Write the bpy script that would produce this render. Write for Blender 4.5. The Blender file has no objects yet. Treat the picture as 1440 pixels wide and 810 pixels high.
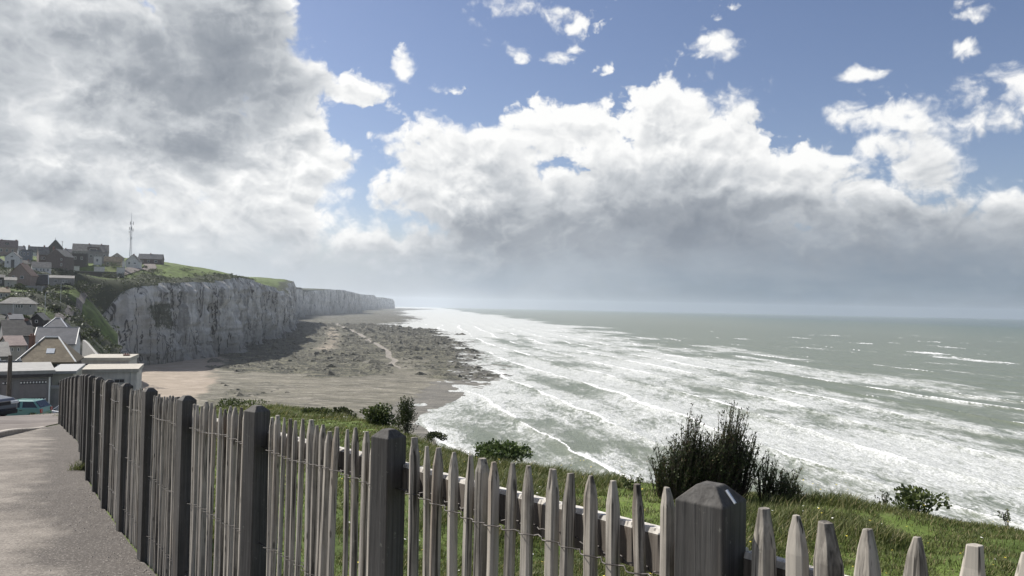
import bpy, math, random
import numpy as np
from mathutils import Vector, Matrix
random.seed(7)
RNG = np.random.default_rng(11)
SC = bpy.context.scene
COL = SC.collection
PI = math.pi
rad = math.radians

# ------------------------------------------------------------------ camera model
H = 42.0                      # eye height above the sea
FPX = 1080.0                  # focal length in photo pixels (27 mm on 36 mm)
PITCH, ROLL = math.atan(25.7/1080), math.atan(0.0195)
F_ = np.array([0, math.cos(PITCH), math.sin(PITCH)])
U0 = np.array([0, -math.sin(PITCH), math.cos(PITCH)])
R0 = np.array([1.0, 0, 0])
R_ = R0*math.cos(ROLL) + U0*math.sin(ROLL)
U_ = U0*math.cos(ROLL) - R0*math.sin(ROLL)
CAM = np.array([0, 0, H])
def ray(px, py):
    return F_ + R_*((px-720)/FPX) + U_*((405-py)/FPX)
def at(px, py, Y):
    d = ray(px, py); return CAM + d*(Y/d[1])
def on_z(px, py, z=0.0):
    d = ray(px, py); return CAM + d*((z-H)/d[2])

SUN_AZ = math.atan2(-0.86, 0.51)    # direction the light comes from, angle from +Y towards +X
SUN_EL = rad(42)
SUN_DIR = Vector((math.sin(SUN_AZ)*math.cos(SUN_EL), math.cos(SUN_AZ)*math.cos(SUN_EL), math.sin(SUN_EL)))

# ------------------------------------------------------------------ numpy noise
def _hash(ix, iy, seed):
    h = (ix*374761393 + iy*668265263 + seed*974634777) & 0xFFFFFFFF
    h = ((h ^ (h >> 13))*1274126177) & 0xFFFFFFFF
    h = h ^ (h >> 16)
    return (h & 0xFFFFFF)/float(0xFFFFFF)
def vnoise(x, y, seed=0):
    x = np.asarray(x, dtype=np.float64); y = np.asarray(y, dtype=np.float64)
    ix = np.floor(x).astype(np.int64); iy = np.floor(y).astype(np.int64)
    fx = x-ix; fy = y-iy
    fx = fx*fx*fx*(fx*(fx*6-15)+10); fy = fy*fy*fy*(fy*(fy*6-15)+10)
    a = _hash(ix, iy, seed); b = _hash(ix+1, iy, seed); c = _hash(ix, iy+1, seed); d = _hash(ix+1, iy+1, seed)
    return (a*(1-fx)+b*fx)*(1-fy) + (c*(1-fx)+d*fx)*fy
def fbm(x, y, seed=0, octs=4, gain=0.5):
    s = 0; a = 1; t = 0
    for i in range(octs):
        s = s + a*vnoise(x*(2.03**i)+i*17.3, y*(2.03**i)-i*9.1, seed+i*7); t += a; a *= gain
    return s/t
def sstep(a, b, x):
    t = np.clip((np.asarray(x, dtype=float)-a)/(b-a), 0, 1); return t*t*(3-2*t)

# ------------------------------------------------------------------ object helpers
def tag(o, label=None, cat=None, group=None, kind=None):
    if label: o['label'] = label
    if cat: o['category'] = cat
    if group: o['group'] = group
    if kind: o['kind'] = kind
    return o
def empty(name, loc=(0, 0, 0), rz=0.0, label=None, cat=None, group=None):
    o = bpy.data.objects.new(name, None); COL.objects.link(o)
    o.location = loc; o.rotation_euler = (0, 0, rz); o.empty_display_size = 0.2
    return tag(o, label, cat, group)
class MB:
    def __init__(s): s.v = []; s.f = []
    def add(s, vs, fs):
        n = len(s.v); s.v += [tuple(map(float, p)) for p in vs]; s.f += [tuple(i+n for i in f) for f in fs]; return s
    def box(s, x0, x1, y0, y1, z0, z1):
        return s.add([(x0,y0,z0),(x1,y0,z0),(x1,y1,z0),(x0,y1,z0),(x0,y0,z1),(x1,y0,z1),(x1,y1,z1),(x0,y1,z1)],
                     [(0,3,2,1),(4,5,6,7),(0,1,5,4),(1,2,6,5),(2,3,7,6),(3,0,4,7)])
    def rings(s, rings, cap0=True, cap1=True, closed=True):
        n = len(rings[0]); vs = [p for r in rings for p in r]; fs = []
        for i in range(len(rings)-1):
            for j in range(n if closed else n-1):
                k = (j+1) % n; fs.append((i*n+j, i*n+k, (i+1)*n+k, (i+1)*n+j))
        if cap0: fs.append(tuple(range(n-1, -1, -1)))
        if cap1: fs.append(tuple((len(rings)-1)*n+j for j in range(n)))
        return s.add(vs, fs)
    def tube(s, pts, r, n=6):
        pts = [Vector(p) for p in pts]; rs = r if isinstance(r, (list, tuple)) else [r]*len(pts); out = []
        for i, p in enumerate(pts):
            d = (pts[min(i+1, len(pts)-1)]-pts[max(i-1, 0)]).normalized()
            a = d.orthogonal().normalized() if abs(d.z) > 0.95 else d.cross(Vector((0,0,1))).normalized()
            if abs(d.z) > 0.95: a = Vector((1,0,0)) - d*d.x; a.normalize()
            b = d.cross(a)
            out.append([p + (a*math.cos(2*PI*k/n)+b*math.sin(2*PI*k/n))*rs[i] for k in range(n)])
        return s.rings(out)
    def cyl(s, c, axis, r, h, n=16):
        c = Vector(c); a = Vector(axis).normalized()
        return s.tube([c-a*h/2, c+a*h/2], r, n)
    def prism(s, poly, y0, y1):      # polygon in XZ pushed along Y
        n = len(poly)
        return s.add([(p[0], y0, p[1]) for p in poly]+[(p[0], y1, p[1]) for p in poly],
                     [tuple(range(n)), tuple(range(2*n-1, n-1, -1))]+[(i, i+n, (i+1) % n+n, (i+1) % n) for i in range(n)])
    def build(s, name, m, parent=None, smooth=False, bevel=0.0):
        me = bpy.data.meshes.new(name); me.from_pydata(s.v, [], s.f); me.update()
        import bmesh
        bm = bmesh.new(); bm.from_mesh(me); bmesh.ops.recalc_face_normals(bm, faces=bm.faces); bm.to_mesh(me); bm.free()
        me.materials.append(m)
        if smooth: me.shade_smooth()
        o = bpy.data.objects.new(name, me); COL.objects.link(o)
        if parent: o.parent = parent
        if bevel > 0:
            b = o.modifiers.new('Bevel', 'BEVEL'); b.width = bevel; b.segments = 2; b.limit_method = 'ANGLE'
        return o
def np_mesh(name, V, Fq, m, parent=None, smooth=True, attrs=None):
    """V (n,3), Fq (k,3 or 4) int."""
    me = bpy.data.meshes.new(name); V = np.asarray(V, dtype=np.float32); Fq = np.asarray(Fq, dtype=np.int32)
    k, c = Fq.shape
    me.vertices.add(len(V)); me.vertices.foreach_set('co', V.ravel())
    me.loops.add(k*c); me.loops.foreach_set('vertex_index', Fq.ravel())
    me.polygons.add(k); me.polygons.foreach_set('loop_start', np.arange(0, k*c, c, dtype=np.int32))
    try: me.polygons.foreach_set('loop_total', np.full(k, c, dtype=np.int32))
    except Exception: pass
    me.update(calc_edges=True)
    me.polygons.foreach_set('use_smooth', np.full(k, smooth, dtype=bool))
    for nm, a in (attrs or {}).items():
        at_ = me.attributes.new(nm, 'FLOAT', 'POINT'); at_.data.foreach_set('value', np.asarray(a, dtype=np.float32).ravel())
    me.materials.append(m); me.validate()
    o = bpy.data.objects.new(name, me); COL.objects.link(o)
    if parent: o.parent = parent
    return o
def grid_faces(nr, nc):
    i = np.arange(nr-1)[:, None]*nc + np.arange(nc-1)[None, :]
    return np.stack([i, i+1, i+nc+1, i+nc], -1).reshape(-1, 4)

# ------------------------------------------------------------------ node helpers
class NT:
    def __init__(s, tree): s.t = tree; s.n = tree.nodes; s.l = tree.links
    def node(s, typ, **kw):
        n = s.n.new(typ)
        for k, v in kw.items(): setattr(n, k, v)
        return n
    def put(s, sock, v):
        if v is None: return
        if isinstance(v, bpy.types.NodeSocket): s.l.new(v, sock)
        else:
            if hasattr(sock, 'default_value'):
                if isinstance(v, (tuple, list)) and len(v) == 3 and sock.type == 'RGBA': v = (*v, 1)
                sock.default_value = v
    def math(s, op, a, b=None, c=None, clamp=False):
        n = s.node('ShaderNodeMath', operation=op, use_clamp=clamp)
        for i, x in enumerate((a, b, c)): s.put(n.inputs[i], x)
        return n.outputs[0]
    def vmath(s, op, a, b=None, out=0):
        n = s.node('ShaderNodeVectorMath', operation=op)
        s.put(n.inputs[0], a); s.put(n.inputs[1], b)
        return n.outputs['Value'] if out == 'Value' else n.outputs[0]
    def mapping(s, v, loc=(0,0,0), rot=(0,0,0), scale=(1,1,1), typ='POINT'):
        n = s.node('ShaderNodeMapping', vector_type=typ); s.put(n.inputs[0], v)
        s.put(n.inputs['Location'], loc) if typ != 'VECTOR' else None
        s.put(n.inputs['Rotation'], rot); s.put(n.inputs['Scale'], scale); return n.outputs[0]
    def noise(s, v, scale, detail=4, rough=0.55, dist=0.0, out=0, dim='3D'):
        n = s.node('ShaderNodeTexNoise', noise_dimensions=dim); s.put(n.inputs['Vector'], v)
        s.put(n.inputs['Scale'], scale); s.put(n.inputs['Detail'], detail); s.put(n.inputs['Roughness'], rough); s.put(n.inputs['Distortion'], dist)
        return n.outputs[out]
    def voro(s, v, scale, feat='F1', out='Distance', rnd=1.0):
        n = s.node('ShaderNodeTexVoronoi', feature=feat); s.put(n.inputs['Vector'], v); s.put(n.inputs['Scale'], scale); s.put(n.inputs['Randomness'], rnd)
        return n.outputs[out]
    def ramp(s, f, a, b, lo=0.0, hi=1.0, smooth=True):
        n = s.node('ShaderNodeMapRange', interpolation_type='SMOOTHSTEP' if smooth else 'LINEAR', clamp=True)
        for i, x in enumerate((f, a, b, lo, hi)): s.put(n.inputs[i], x)
        return n.outputs[0]
    def mix(s, f, a, b, typ='MIX'):
        n = s.node('ShaderNodeMix', data_type='RGBA', blend_type=typ); s.put(n.inputs[0], f); s.put(n.inputs[6], a); s.put(n.inputs[7], b)
        return n.outputs[2]
    def attr(s, name): return s.node('ShaderNodeAttribute', attribute_name=name).outputs['Fac']
    def coord(s, which='Object'): return s.node('ShaderNodeTexCoord').outputs[which]
    def pos(s): return s.node('ShaderNodeNewGeometry').outputs['Position']
    def island(s): return s.node('ShaderNodeNewGeometry').outputs['Random Per Island']
    def bump(s, h, strength=0.3, dist=0.01):
        n = s.node('ShaderNodeBump'); s.put(n.inputs['Height'], h); s.put(n.inputs['Strength'], strength); s.put(n.inputs['Distance'], dist); return n.outputs[0]
def material(name, fn):
    m = bpy.data.materials.new(name); m.use_nodes = True
    t = NT(m.node_tree); b = m.node_tree.nodes['Principled BSDF']
    def P(color=None, rough=None, normal=None, metal=None, spec=None, **kw):
        t.put(b.inputs['Base Color'], color); t.put(b.inputs['Roughness'], rough); t.put(b.inputs['Metallic'], metal)
        t.put(b.inputs['Specular IOR Level'], spec)
        if normal is not None: t.put(b.inputs['Normal'], normal)
        for k, v in kw.items(): t.put(b.inputs[k], v)
    fn(t, P); return m
# ------------------------------------------------------------------ materials
M = {}
def plain(key, col, rough=0.7, var=0.25, scale=1.5, metal=0.0, bump=0.0, spec=0.4):
    def fn(t, P):
        v = t.coord('Object')
        n = t.noise(v, scale, 6, 0.65); n2 = t.noise(t.mapping(v, scale=(scale*3, scale*3, scale*0.5)), 1.0, 4, 0.6)
        f = t.math('ADD', t.math('MULTIPLY', n, 0.6), t.math('MULTIPLY', n2, 0.4))
        lo = tuple(c*(1-var) for c in col); hi = tuple(min(1, c*(1+var)) for c in col)
        c = t.mix(t.ramp(f, 0.32, 0.68), lo, hi)
        P(c, rough, t.bump(n, bump, 0.02) if bump else None, metal, spec)
    M[key] = material(key, fn); return M[key]

def wood(key, dark, light, knot=True, warm=(0.16, 0.11, 0.07), rough_grain=1.0):
    def fn(t, P):
        v = t.coord('Object'); isl = t.island()
        off = t.node('ShaderNodeCombineXYZ'); t.put(off.inputs[0], t.math('MULTIPLY', isl, 37.0)); t.put(off.inputs[1], t.math('MULTIPLY', isl, 13.0)); t.put(off.inputs[2], t.math('MULTIPLY', isl, 71.0))
        v = t.vmath('ADD', v, off.outputs[0])
        g = t.noise(t.mapping(v, scale=(95, 95, 3.0)), 1.0, 5, 0.6, 0.6)
        g2 = t.noise(t.mapping(v, scale=(30, 30, 1.3)), 1.0, 4, 0.6)
        blot = t.noise(v, 5.0, 5, 0.7)
        f = t.math('ADD', t.math('MULTIPLY', g, 0.5), t.math('ADD', t.math('MULTIPLY', g2, 0.35), t.math('MULTIPLY', blot, 0.25)))
        f = t.math('ADD', f, t.math('MULTIPLY', t.math('SUBTRACT', isl, 0.5), 0.22))
        c = t.mix(t.ramp(f, 0.40-.12*(1-rough_grain), 0.70+.12*(1-rough_grain)), dark, light)
        c = t.mix(t.math('MULTIPLY', t.ramp(t.noise(t.mapping(v, scale=(14, 14, 1.0)), 1.0, 3), 0.56, 0.75), 0.55), c, warm)
        crack = t.ramp(t.noise(t.mapping(v, scale=(120, 120, 2.0)), 1.0, 2, 0.5), 0.58, 0.66)
        c = t.mix(t.math('MULTIPLY', crack, 0.85*rough_grain), c, tuple(x*0.45 for x in dark))
        kn = t.voro(t.mapping(v, scale=(22, 22, 7)), 1.0)
        c = t.mix(t.math('MULTIPLY', t.ramp(kn, .16, .07), .75*rough_grain), c, tuple(x*.5 for x in dark))
        lich = t.ramp(t.noise(v, 38.0, 4, 0.7), 0.64, 0.72)
        c = t.mix(t.math('MULTIPLY', lich, 0.35), c, (0.34, 0.34, 0.28))
        P(c, 0.85, t.bump(f, 0.55, 0.004), spec=0.25)
    M[key] = material(key, fn)
wood('weathered_picket', (0.058, 0.052, 0.045), (0.36, 0.33, 0.285))
wood('weathered_post', (0.050, 0.047, 0.043), (0.128, 0.122, 0.113), warm=(0.12, 0.10, 0.082), rough_grain=.35)
wood('weathered_rail', (0.07, 0.06, 0.05), (0.17, 0.15, 0.13))
wood('sunlit_wood', (0.34, 0.32, 0.29), (0.62, 0.59, 0.54), warm=(.55, .5, .43))  # pale tone paints the sun's glare on the rail tops
wood('pole_wood', (0.06, 0.05, 0.04), (0.16, 0.135, 0.11))
plain('wire', (0.055, 0.05, 0.047), 0.6, 0.3, 30, 0.6)
plain('zinc_nail', (0.7, 0.7, 0.68), 0.35, 0.1, 30, 0.9)

def f_path(t, P):
    v = t.pos()
    big = t.noise(v, 0.8, 6, 0.68); mid = t.noise(v, 3.1, 5, 0.65); fine = t.noise(v, 55.0, 4, 0.75); sp = t.voro(v, 130.0)
    c = t.mix(t.ramp(big, 0.35, 0.7), (0.150, 0.133, 0.114), (0.265, 0.238, 0.205))
    c = t.mix(t.math('MULTIPLY', t.ramp(mid, 0.5, 0.72), 0.5), c, (0.13, 0.115, 0.10))
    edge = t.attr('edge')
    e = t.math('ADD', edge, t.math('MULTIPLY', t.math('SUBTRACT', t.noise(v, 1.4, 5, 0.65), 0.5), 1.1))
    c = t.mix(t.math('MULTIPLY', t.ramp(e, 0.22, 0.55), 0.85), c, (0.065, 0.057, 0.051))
    c = t.mix(t.ramp(fine, 0.53, 0.68, 0, 0.75), c, (0.40, 0.37, 0.33))
    c = t.mix(t.ramp(fine, 0.48, 0.33, 0, 0.8), c, (0.06, 0.054, 0.048))
    leaf = t.ramp(t.voro(v, 9.0), 0.05, 0.03)
    c = t.mix(t.math('MULTIPLY', leaf, t.math('MULTIPLY', t.ramp(edge, 0.2, 0.8), t.ramp(t.noise(v, 2.0), .5, .6))), c, (0.45, 0.42, 0.38))
    cr = t.math('ABSOLUTE', t.math('SUBTRACT', t.noise(t.mapping(v, scale=(0.8, 0.8, 0.8)), 1.0, 3, 0.5, 1.5), 0.5))
    c = t.mix(t.ramp(cr, 0.008, 0.0, 0, 0.3), c, (0.06, 0.055, 0.05))
    P(c, 0.9, t.bump(t.math('ADD', fine, t.math('MULTIPLY', mid, 0.5)), 0.8, 0.012), spec=0.25)
M['path'] = material('path', f_path)
def f_road(t, P):
    v = t.pos(); n = t.noise(v, 0.8, 5, .6); fine = t.noise(v, 60.0, 3, .7)
    c = t.mix(t.ramp(n, .35, .7), (0.14, 0.125, 0.115), (0.215, 0.193, 0.175))
    c = t.mix(t.ramp(fine, .55, .75, 0, .4), c, (.34, .32, .30))
    P(c, 1.0, t.bump(fine, .5, .01), spec=0.1)
M['road'] = material('road', f_road)
plain('kerb', (0.34, 0.31, 0.27), 0.9, 0.25, 3, bump=0.4)

def f_ground(t, P):
    v = t.pos(); scr = t.attr('scrub'); town = t.attr('town'); bare = t.attr('bare')
    n1 = t.noise(v, 0.035, 6, .62); n2 = t.noise(v, 0.22, 6, .65); n3 = t.noise(v, 2.6, 5, .7); n4 = t.noise(v, 22.0, 3, .7)
    g = t.mix(t.ramp(n2, .35, .66), (0.050, 0.074, 0.018), (0.125, 0.175, 0.042))
    g = t.mix(t.ramp(n1, .50, .75, 0, .4), g, (0.15, 0.15, 0.065))
    g = t.mix(t.ramp(n3, .5, .75, 0, .5), g, (0.15, 0.135, 0.07))
    g = t.mix(t.ramp(n4, .45, .25, 0, .6), g, (0.022, 0.028, 0.009))
    s = t.mix(t.ramp(n3, .4, .65), (0.014, 0.019, 0.009), (0.050, 0.058, 0.024))
    sm = t.math('ADD', scr, t.math('MULTIPLY', t.math('SUBTRACT', n2, .5), 1.3))
    c = t.mix(t.ramp(sm, .35, .65), g, s)
    tw = t.mix(t.ramp(n2, .42, .6), (0.07, 0.068, 0.064), (0.03, 0.035, 0.019))
    tm = t.math('ADD', town, t.math('MULTIPLY', t.math('SUBTRACT', n1, .5), 1.0))
    c = t.mix(t.ramp(tm, .4, .6), c, tw)
    bm = t.math('ADD', bare, t.math('MULTIPLY', t.math('SUBTRACT', n3, .5), 1.5))
    c = t.mix(t.ramp(bm, .45, .75), c, t.mix(n4, (0.13, 0.105, 0.08), (0.40, 0.36, 0.30)))
    P(c, 0.95, t.bump(t.math('ADD', n3, t.math('MULTIPLY', n4, .3)), .6, .05), spec=0.15)
M['ground'] = material('ground', f_ground)

def f_grass(t, P):
    isl = t.island(); v = t.pos(); n = t.noise(v, 0.9, 4, .6)
    f = t.math('ADD', t.math('MULTIPLY', isl, .7), t.math('MULTIPLY', n, .45))
    c = t.mix(t.ramp(f, .2, .85), (0.042, 0.058, 0.015), (0.145, 0.165, 0.050))
    c = t.mix(t.ramp(isl, .90, .92), c, (0.33, 0.28, 0.15))
    c = t.mix(t.math('MULTIPLY', t.ramp(t.noise(v, .35, 3), .56, .68), .5), c, (0.22, 0.185, 0.09))
    P(c, 0.6, spec=0.3)
    nt = t.t; out = nt.nodes['Material Output']; pb = nt.nodes['Principled BSDF']
    tr = t.node('ShaderNodeBsdfTranslucent'); t.put(tr.inputs[0], c)
    mx = t.node('ShaderNodeMixShader'); mx.inputs[0].default_value = .35
    nt.links.new(pb.outputs[0], mx.inputs[1]); nt.links.new(tr.outputs[0], mx.inputs[2]); nt.links.new(mx.outputs[0], out.inputs[0])
M['grass'] = material('grass', f_grass)
def leafmat(key, a, b, trans=.25, dead=None):
    def fn(t, P):
        isl = t.island(); v = t.pos(); n = t.noise(v, 1.7, 4, .6)
        f = t.math('ADD', t.math('MULTIPLY', isl, .7), t.math('MULTIPLY', n, .4))
        c = t.mix(t.ramp(f, .2, .85), a, b)
        if dead: c = t.mix(t.ramp(isl, .90, .93), c, dead)
        P(c, .55, spec=.3)
        nt = t.t; out = nt.nodes['Material Output']; pb = nt.nodes['Principled BSDF']
        tr = t.node('ShaderNodeBsdfTranslucent'); t.put(tr.inputs[0], c)
        mx = t.node('ShaderNodeMixShader'); mx.inputs[0].default_value = trans
        nt.links.new(pb.outputs[0], mx.inputs[1]); nt.links.new(tr.outputs[0], mx.inputs[2]); nt.links.new(mx.outputs[0], out.inputs[0])
    M[key] = material(key, fn)
leafmat('leaf_dark', (0.022, 0.030, 0.012), (0.070, 0.085, 0.030))
leafmat('leaf_mid', (0.035, 0.050, 0.016), (0.105, 0.130, 0.042))
leafmat('leaf_broom', (0.020, 0.028, 0.011), (0.085, 0.108, 0.042), .15, (0.16, 0.12, 0.07))
leafmat('leaf_bramble', (0.035, 0.055, 0.018), (0.12, 0.165, 0.055), .25)
leafmat('leaf_scrub', (0.020, 0.028, 0.011), (0.075, 0.095, 0.030), .2)
plain('twig', (0.055, 0.042, 0.032), 0.9, .3, 8)
plain('petal_white', (0.8, 0.79, 0.72), 0.7, .1); plain('petal_yellow', (0.62, 0.50, 0.06), 0.7, .2); plain('petal_orange', (0.65, 0.28, 0.05), .7, .3, 40)

def f_chalk(t, P):
    v = t.pos(); hv = t.attr('hv'); rel = t.attr('relief'); moss = t.attr('moss')
    n1 = t.noise(v, 0.03, 6, .6); n2 = t.noise(t.mapping(v, scale=(.16, .16, .03)), 1.0, 6, .65); n3 = t.noise(v, 0.55, 6, .7)
    str_ = t.noise(t.mapping(v, scale=(.006, .006, .42)), 1.0, 4, .6)
    c = t.mix(t.ramp(n2, .35, .66), (0.46, 0.44, 0.40), (0.86, 0.83, 0.765))
    c = t.mix(t.ramp(n1, .42, .66, 0, .55), c, (0.40, 0.375, 0.33))
    c = t.mix(t.ramp(str_, .55, .66, 0, .30), c, (0.34, 0.32, 0.29))
    c = t.mix(t.ramp(n3, .54, .74, 0, .55), c, (0.26, 0.245, 0.22))
    st = t.noise(t.mapping(v, scale=(.05, .05, .011)), 1.0, 5, .6)
    stm = t.math('ADD', st, t.math('MULTIPLY', t.math('SUBTRACT', n3, .5), .25))
    c = t.mix(t.ramp(stm, .55, .64, 0, .55), c, (0.075, 0.071, 0.064))
    fis = t.math('ABSOLUTE', t.math('SUBTRACT', t.noise(t.mapping(v, scale=(.11, .11, .016)), 1.0, 4, .55, .8), .5))
    c = t.mix(t.math('MULTIPLY', t.ramp(fis, .030, .004), t.ramp(n1, .40, .55)), c, (0.05, 0.047, 0.043))
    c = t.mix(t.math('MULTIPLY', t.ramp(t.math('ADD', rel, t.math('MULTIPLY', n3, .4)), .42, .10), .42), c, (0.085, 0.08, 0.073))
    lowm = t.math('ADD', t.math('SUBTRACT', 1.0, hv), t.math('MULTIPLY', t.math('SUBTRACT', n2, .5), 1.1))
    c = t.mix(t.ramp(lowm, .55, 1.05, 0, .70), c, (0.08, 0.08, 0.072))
    mm = t.math('ADD', moss, t.math('MULTIPLY', t.math('SUBTRACT', n3, .5), 1.0))
    c = t.mix(t.ramp(mm, .5, .75, 0, .9), c, (0.05, 0.058, 0.03))
    P(c, .95, t.bump(t.math('ADD', n3, t.math('MULTIPLY', n2, 2.0)), 1.0, 1.8), spec=.15)
M['chalk'] = material('chalk', f_chalk)

def f_beach(t, P):
    v = t.pos(); rock = t.attr('rock'); wet = t.attr('wet'); chan = t.attr('channel')
    n1 = t.noise(v, 0.02, 5, .6); n2 = t.noise(v, 0.11, 6, .68); n3 = t.noise(v, 0.75, 5, .72)
    nb = t.noise(t.mapping(v, rot=(0, 0, .25), scale=(.022, .12, .1)), 1.0, 5, .6)
    sand = t.mix(t.ramp(n2, .35, .7), (0.26, 0.215, 0.165), (0.35, 0.29, 0.23))
    plat = t.mix(t.ramp(nb, .35, .65), (0.082, 0.077, 0.056), (0.175, 0.162, 0.122))
    plat = t.mix(t.ramp(t.noise(t.mapping(v, rot=(0, 0, .25), scale=(.09, .34, .2)), 1.0, 6, .72), .50, .62, 0, .75), plat, (0.30, 0.275, 0.225))
    plat = t.mix(t.ramp(n3, .50, .66, 0, .75), plat, (0.055, 0.048, 0.037))
    rm = t.math('ADD', t.math('MULTIPLY', rock, 1.15), t.math('MULTIPLY', t.math('SUBTRACT', n2, .5), .9))
    r2 = t.math('ADD', t.math('MULTIPLY', n3, .6), t.math('MULTIPLY', n2, .5))
    rk = t.mix(t.ramp(r2, .50, .66), (0.024, 0.024, 0.016), (0.17, 0.16, 0.105))
    rk = t.mix(t.ramp(n3, .64, .76, 0, .7), rk, (0.34, 0.325, 0.27))
    base = t.mix(t.ramp(t.attr('sand'), .35, .65), plat, sand)
    c = t.mix(t.ramp(rm, .42, .62), base, rk)
    c = t.mix(t.ramp(t.math('ADD', chan, t.math('MULTIPLY', t.math('SUBTRACT', n2, .5), .5)), .4, .6, 0, .8), c, (0.26, 0.235, 0.205))
    wm = t.math('ADD', wet, t.math('MULTIPLY', t.math('SUBTRACT', n2, .5), .9))
    wf = t.ramp(wm, .4, .7)
    c = t.mix(t.math('MULTIPLY', wf, .45), c, (0.10, 0.09, 0.075))
    P(c, t.math('SUBTRACT', .92, t.math('MULTIPLY', wf, .32)), t.bump(t.math('ADD', n3, n2), .9, .5), spec=.35)
M['beach'] = material('beach', f_beach)

def f_sea(t, P):
    v = t.pos(); foam = t.attr('foam'); crest = t.attr('crest'); off = t.attr('off')
    vs = t.mapping(v, rot=(0, 0, -.32), scale=(1.0, .38, 1.0))
    n1 = t.noise(vs, .085, 6, .68, .4); n2 = t.noise(vs, .42, 6, .72, .6); n3 = t.noise(vs, 2.2, 4, .7)
    lace = t.math('ABSOLUTE', t.math('SUBTRACT', t.noise(vs, .30, 5, .65, 1.2), .5))
    lac = t.ramp(lace, .10, .0)
    f = t.math('ADD', foam, t.math('MULTIPLY', t.math('SUBTRACT', n1, .5), 1.0))
    f = t.math('ADD', f, t.math('MULTIPLY', t.math('SUBTRACT', n2, .5), .70))
    f = t.math('ADD', f, t.math('MULTIPLY', t.math('MULTIPLY', lac, .22), t.ramp(foam, .2, .6)))
    fm = t.ramp(f, .36, .80)
    cr = t.ramp(t.math('ADD', crest, t.math('ADD', t.math('MULTIPLY', t.math('SUBTRACT', n2, .5), 1.3), t.math('MULTIPLY', t.math('SUBTRACT', n1, .5), .9))), .40, .78)
    fm = t.math('MULTIPLY', fm, t.ramp(t.math('ADD', t.math('MULTIPLY', n3, .5), t.math('MULTIPLY', n2, .5)), .33, .60, .45, 1.0))
    fm = t.math('MAXIMUM', t.math('MULTIPLY', fm, .95), cr)
    big = t.noise(t.mapping(v, scale=(.0016, .0006, 1)), 1.0, 4, .6)
    w = t.mix(t.ramp(off, 0.0, 1.0), (0.135, 0.152, 0.105), (0.058, 0.094, 0.062))
    w = t.mix(t.ramp(off, .85, 1.0), w, (0.050, 0.082, 0.078))
    w = t.mix(t.ramp(big, .4, .62, 0, .35), w, (0.105, 0.12, 0.078))
    w = t.mix(t.ramp(n1, .42, .68, 0, .4), w, (0.16, 0.165, 0.125))
    c = t.mix(fm, w, t.mix(cr, t.mix(t.ramp(n3, .3, .7), (.42, .43, .415), (.66, .67, .655)), (.82, .82, .81)))
    r = t.math('ADD', t.math('MULTIPLY', fm, .5), .34)
    hgt = t.math('ADD', t.math('MULTIPLY', n1, 1.8), t.math('ADD', t.math('MULTIPLY', n2, .5), t.math('MULTIPLY', n3, .14)))
    P(c, r, t.bump(hgt, .75, 1.1), spec=.5, IOR=1.333)
M['sea'] = material('sea', f_sea)

# building materials
for k, c in dict(wall_bright=(.50,.475,.42), wall_white=(.56,.55,.52), wall_cream=(.38,.355,.30), wall_grey=(.23,.222,.21), wall_pink=(.24,.185,.155), wall_brown=(.125,.10,.085), wall_dark=(.055,.048,.044),
                 wall_slate=(.13,.145,.17), wall_tan=(.27,.235,.18), concrete=(.27,.265,.25)).items(): plain(k, c, .9, .18, .9, bump=.2)
def roofmat(key, a, b, rows=3.0):
    def fn(t, P):
        v = t.coord('Object'); n = t.noise(v, .7, 6, .7); n2 = t.noise(v, 5, 3, .6)
        w = t.node('ShaderNodeTexWave', wave_type='BANDS', bands_direction='Z'); t.put(w.inputs['Vector'], v); t.put(w.inputs['Scale'], rows); t.put(w.inputs['Distortion'], .6)
        c = t.mix(t.ramp(n, .35, .68), a, b)
        c = t.mix(t.math('MULTIPLY', t.ramp(n2, .5, .7), .4), c, tuple(x*.6 for x in a))
        c = t.mix(t.math('MULTIPLY', t.ramp(w.outputs['Fac'], .35, .0), .35), c, tuple(x*.5 for x in a))
        P(c, .75, t.bump(w.outputs['Fac'], .3, .05), spec=.3)
    M[key] = material(key, fn)
roofmat('roof_grey', (.11,.106,.098), (.20,.193,.175)); roofmat('roof_slate', (.045,.05,.062), (.085,.09,.105)); roofmat('roof_brown', (.13,.10,.06), (.23,.185,.115))
roofmat('roof_orange', (.14,.085,.06), (.21,.135,.10)); roofmat('roof_dark', (.04,.038,.036), (.08,.075,.07)); roofmat('roof_red', (.14,.10,.09), (.22,.165,.145))
plain('trim_white', (.78,.77,.73), .6, .08, 3); plain('trim_grey', (.30,.30,.29), .6, .1, 3); plain('zinc', (.62,.63,.62), .35, .12, 2, .55)
plain('chimney_brick', (.20,.11,.085), .9, .25, 3); plain('door_dark', (.05,.045,.045), .6, .15)
plain('garage_panel', (.22,.20,.19), .65, .1, 2); plain('steel', (.42,.43,.44), .45, .15, 5, .6); plain('steel_dark', (.12,.13,.14), .5, .2, 5, .4)
def f_glass(t, P):
    n = t.noise(t.coord('Object'), 1.5, 2); P(t.mix(n, (.012,.014,.016), (.03,.034,.04)), .08, spec=.6)
M['pane'] = material('pane', f_glass)
def carpaint(key, col):
    def fn(t, P):
        n = t.noise(t.coord('Object'), 6, 5, .7); c = t.mix(t.ramp(n, .55, .8, 0, .35), col, (.16,.15,.135)); P(c, .28, spec=.5, **{'Coat Weight': .6, 'Coat Roughness': .08})
    M[key] = material(key, fn)
carpaint('paint_teal', (.075,.235,.205)); carpaint('paint_navy', (.035,.04,.055)); carpaint('paint_silver', (.42,.46,.52))
plain('tyre', (.018,.018,.018), .85, .2, 8); plain('rim', (.35,.36,.37), .35, .1, 5, .8); plain('plastic_black', (.02,.02,.022), .6, .2, 6)
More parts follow.
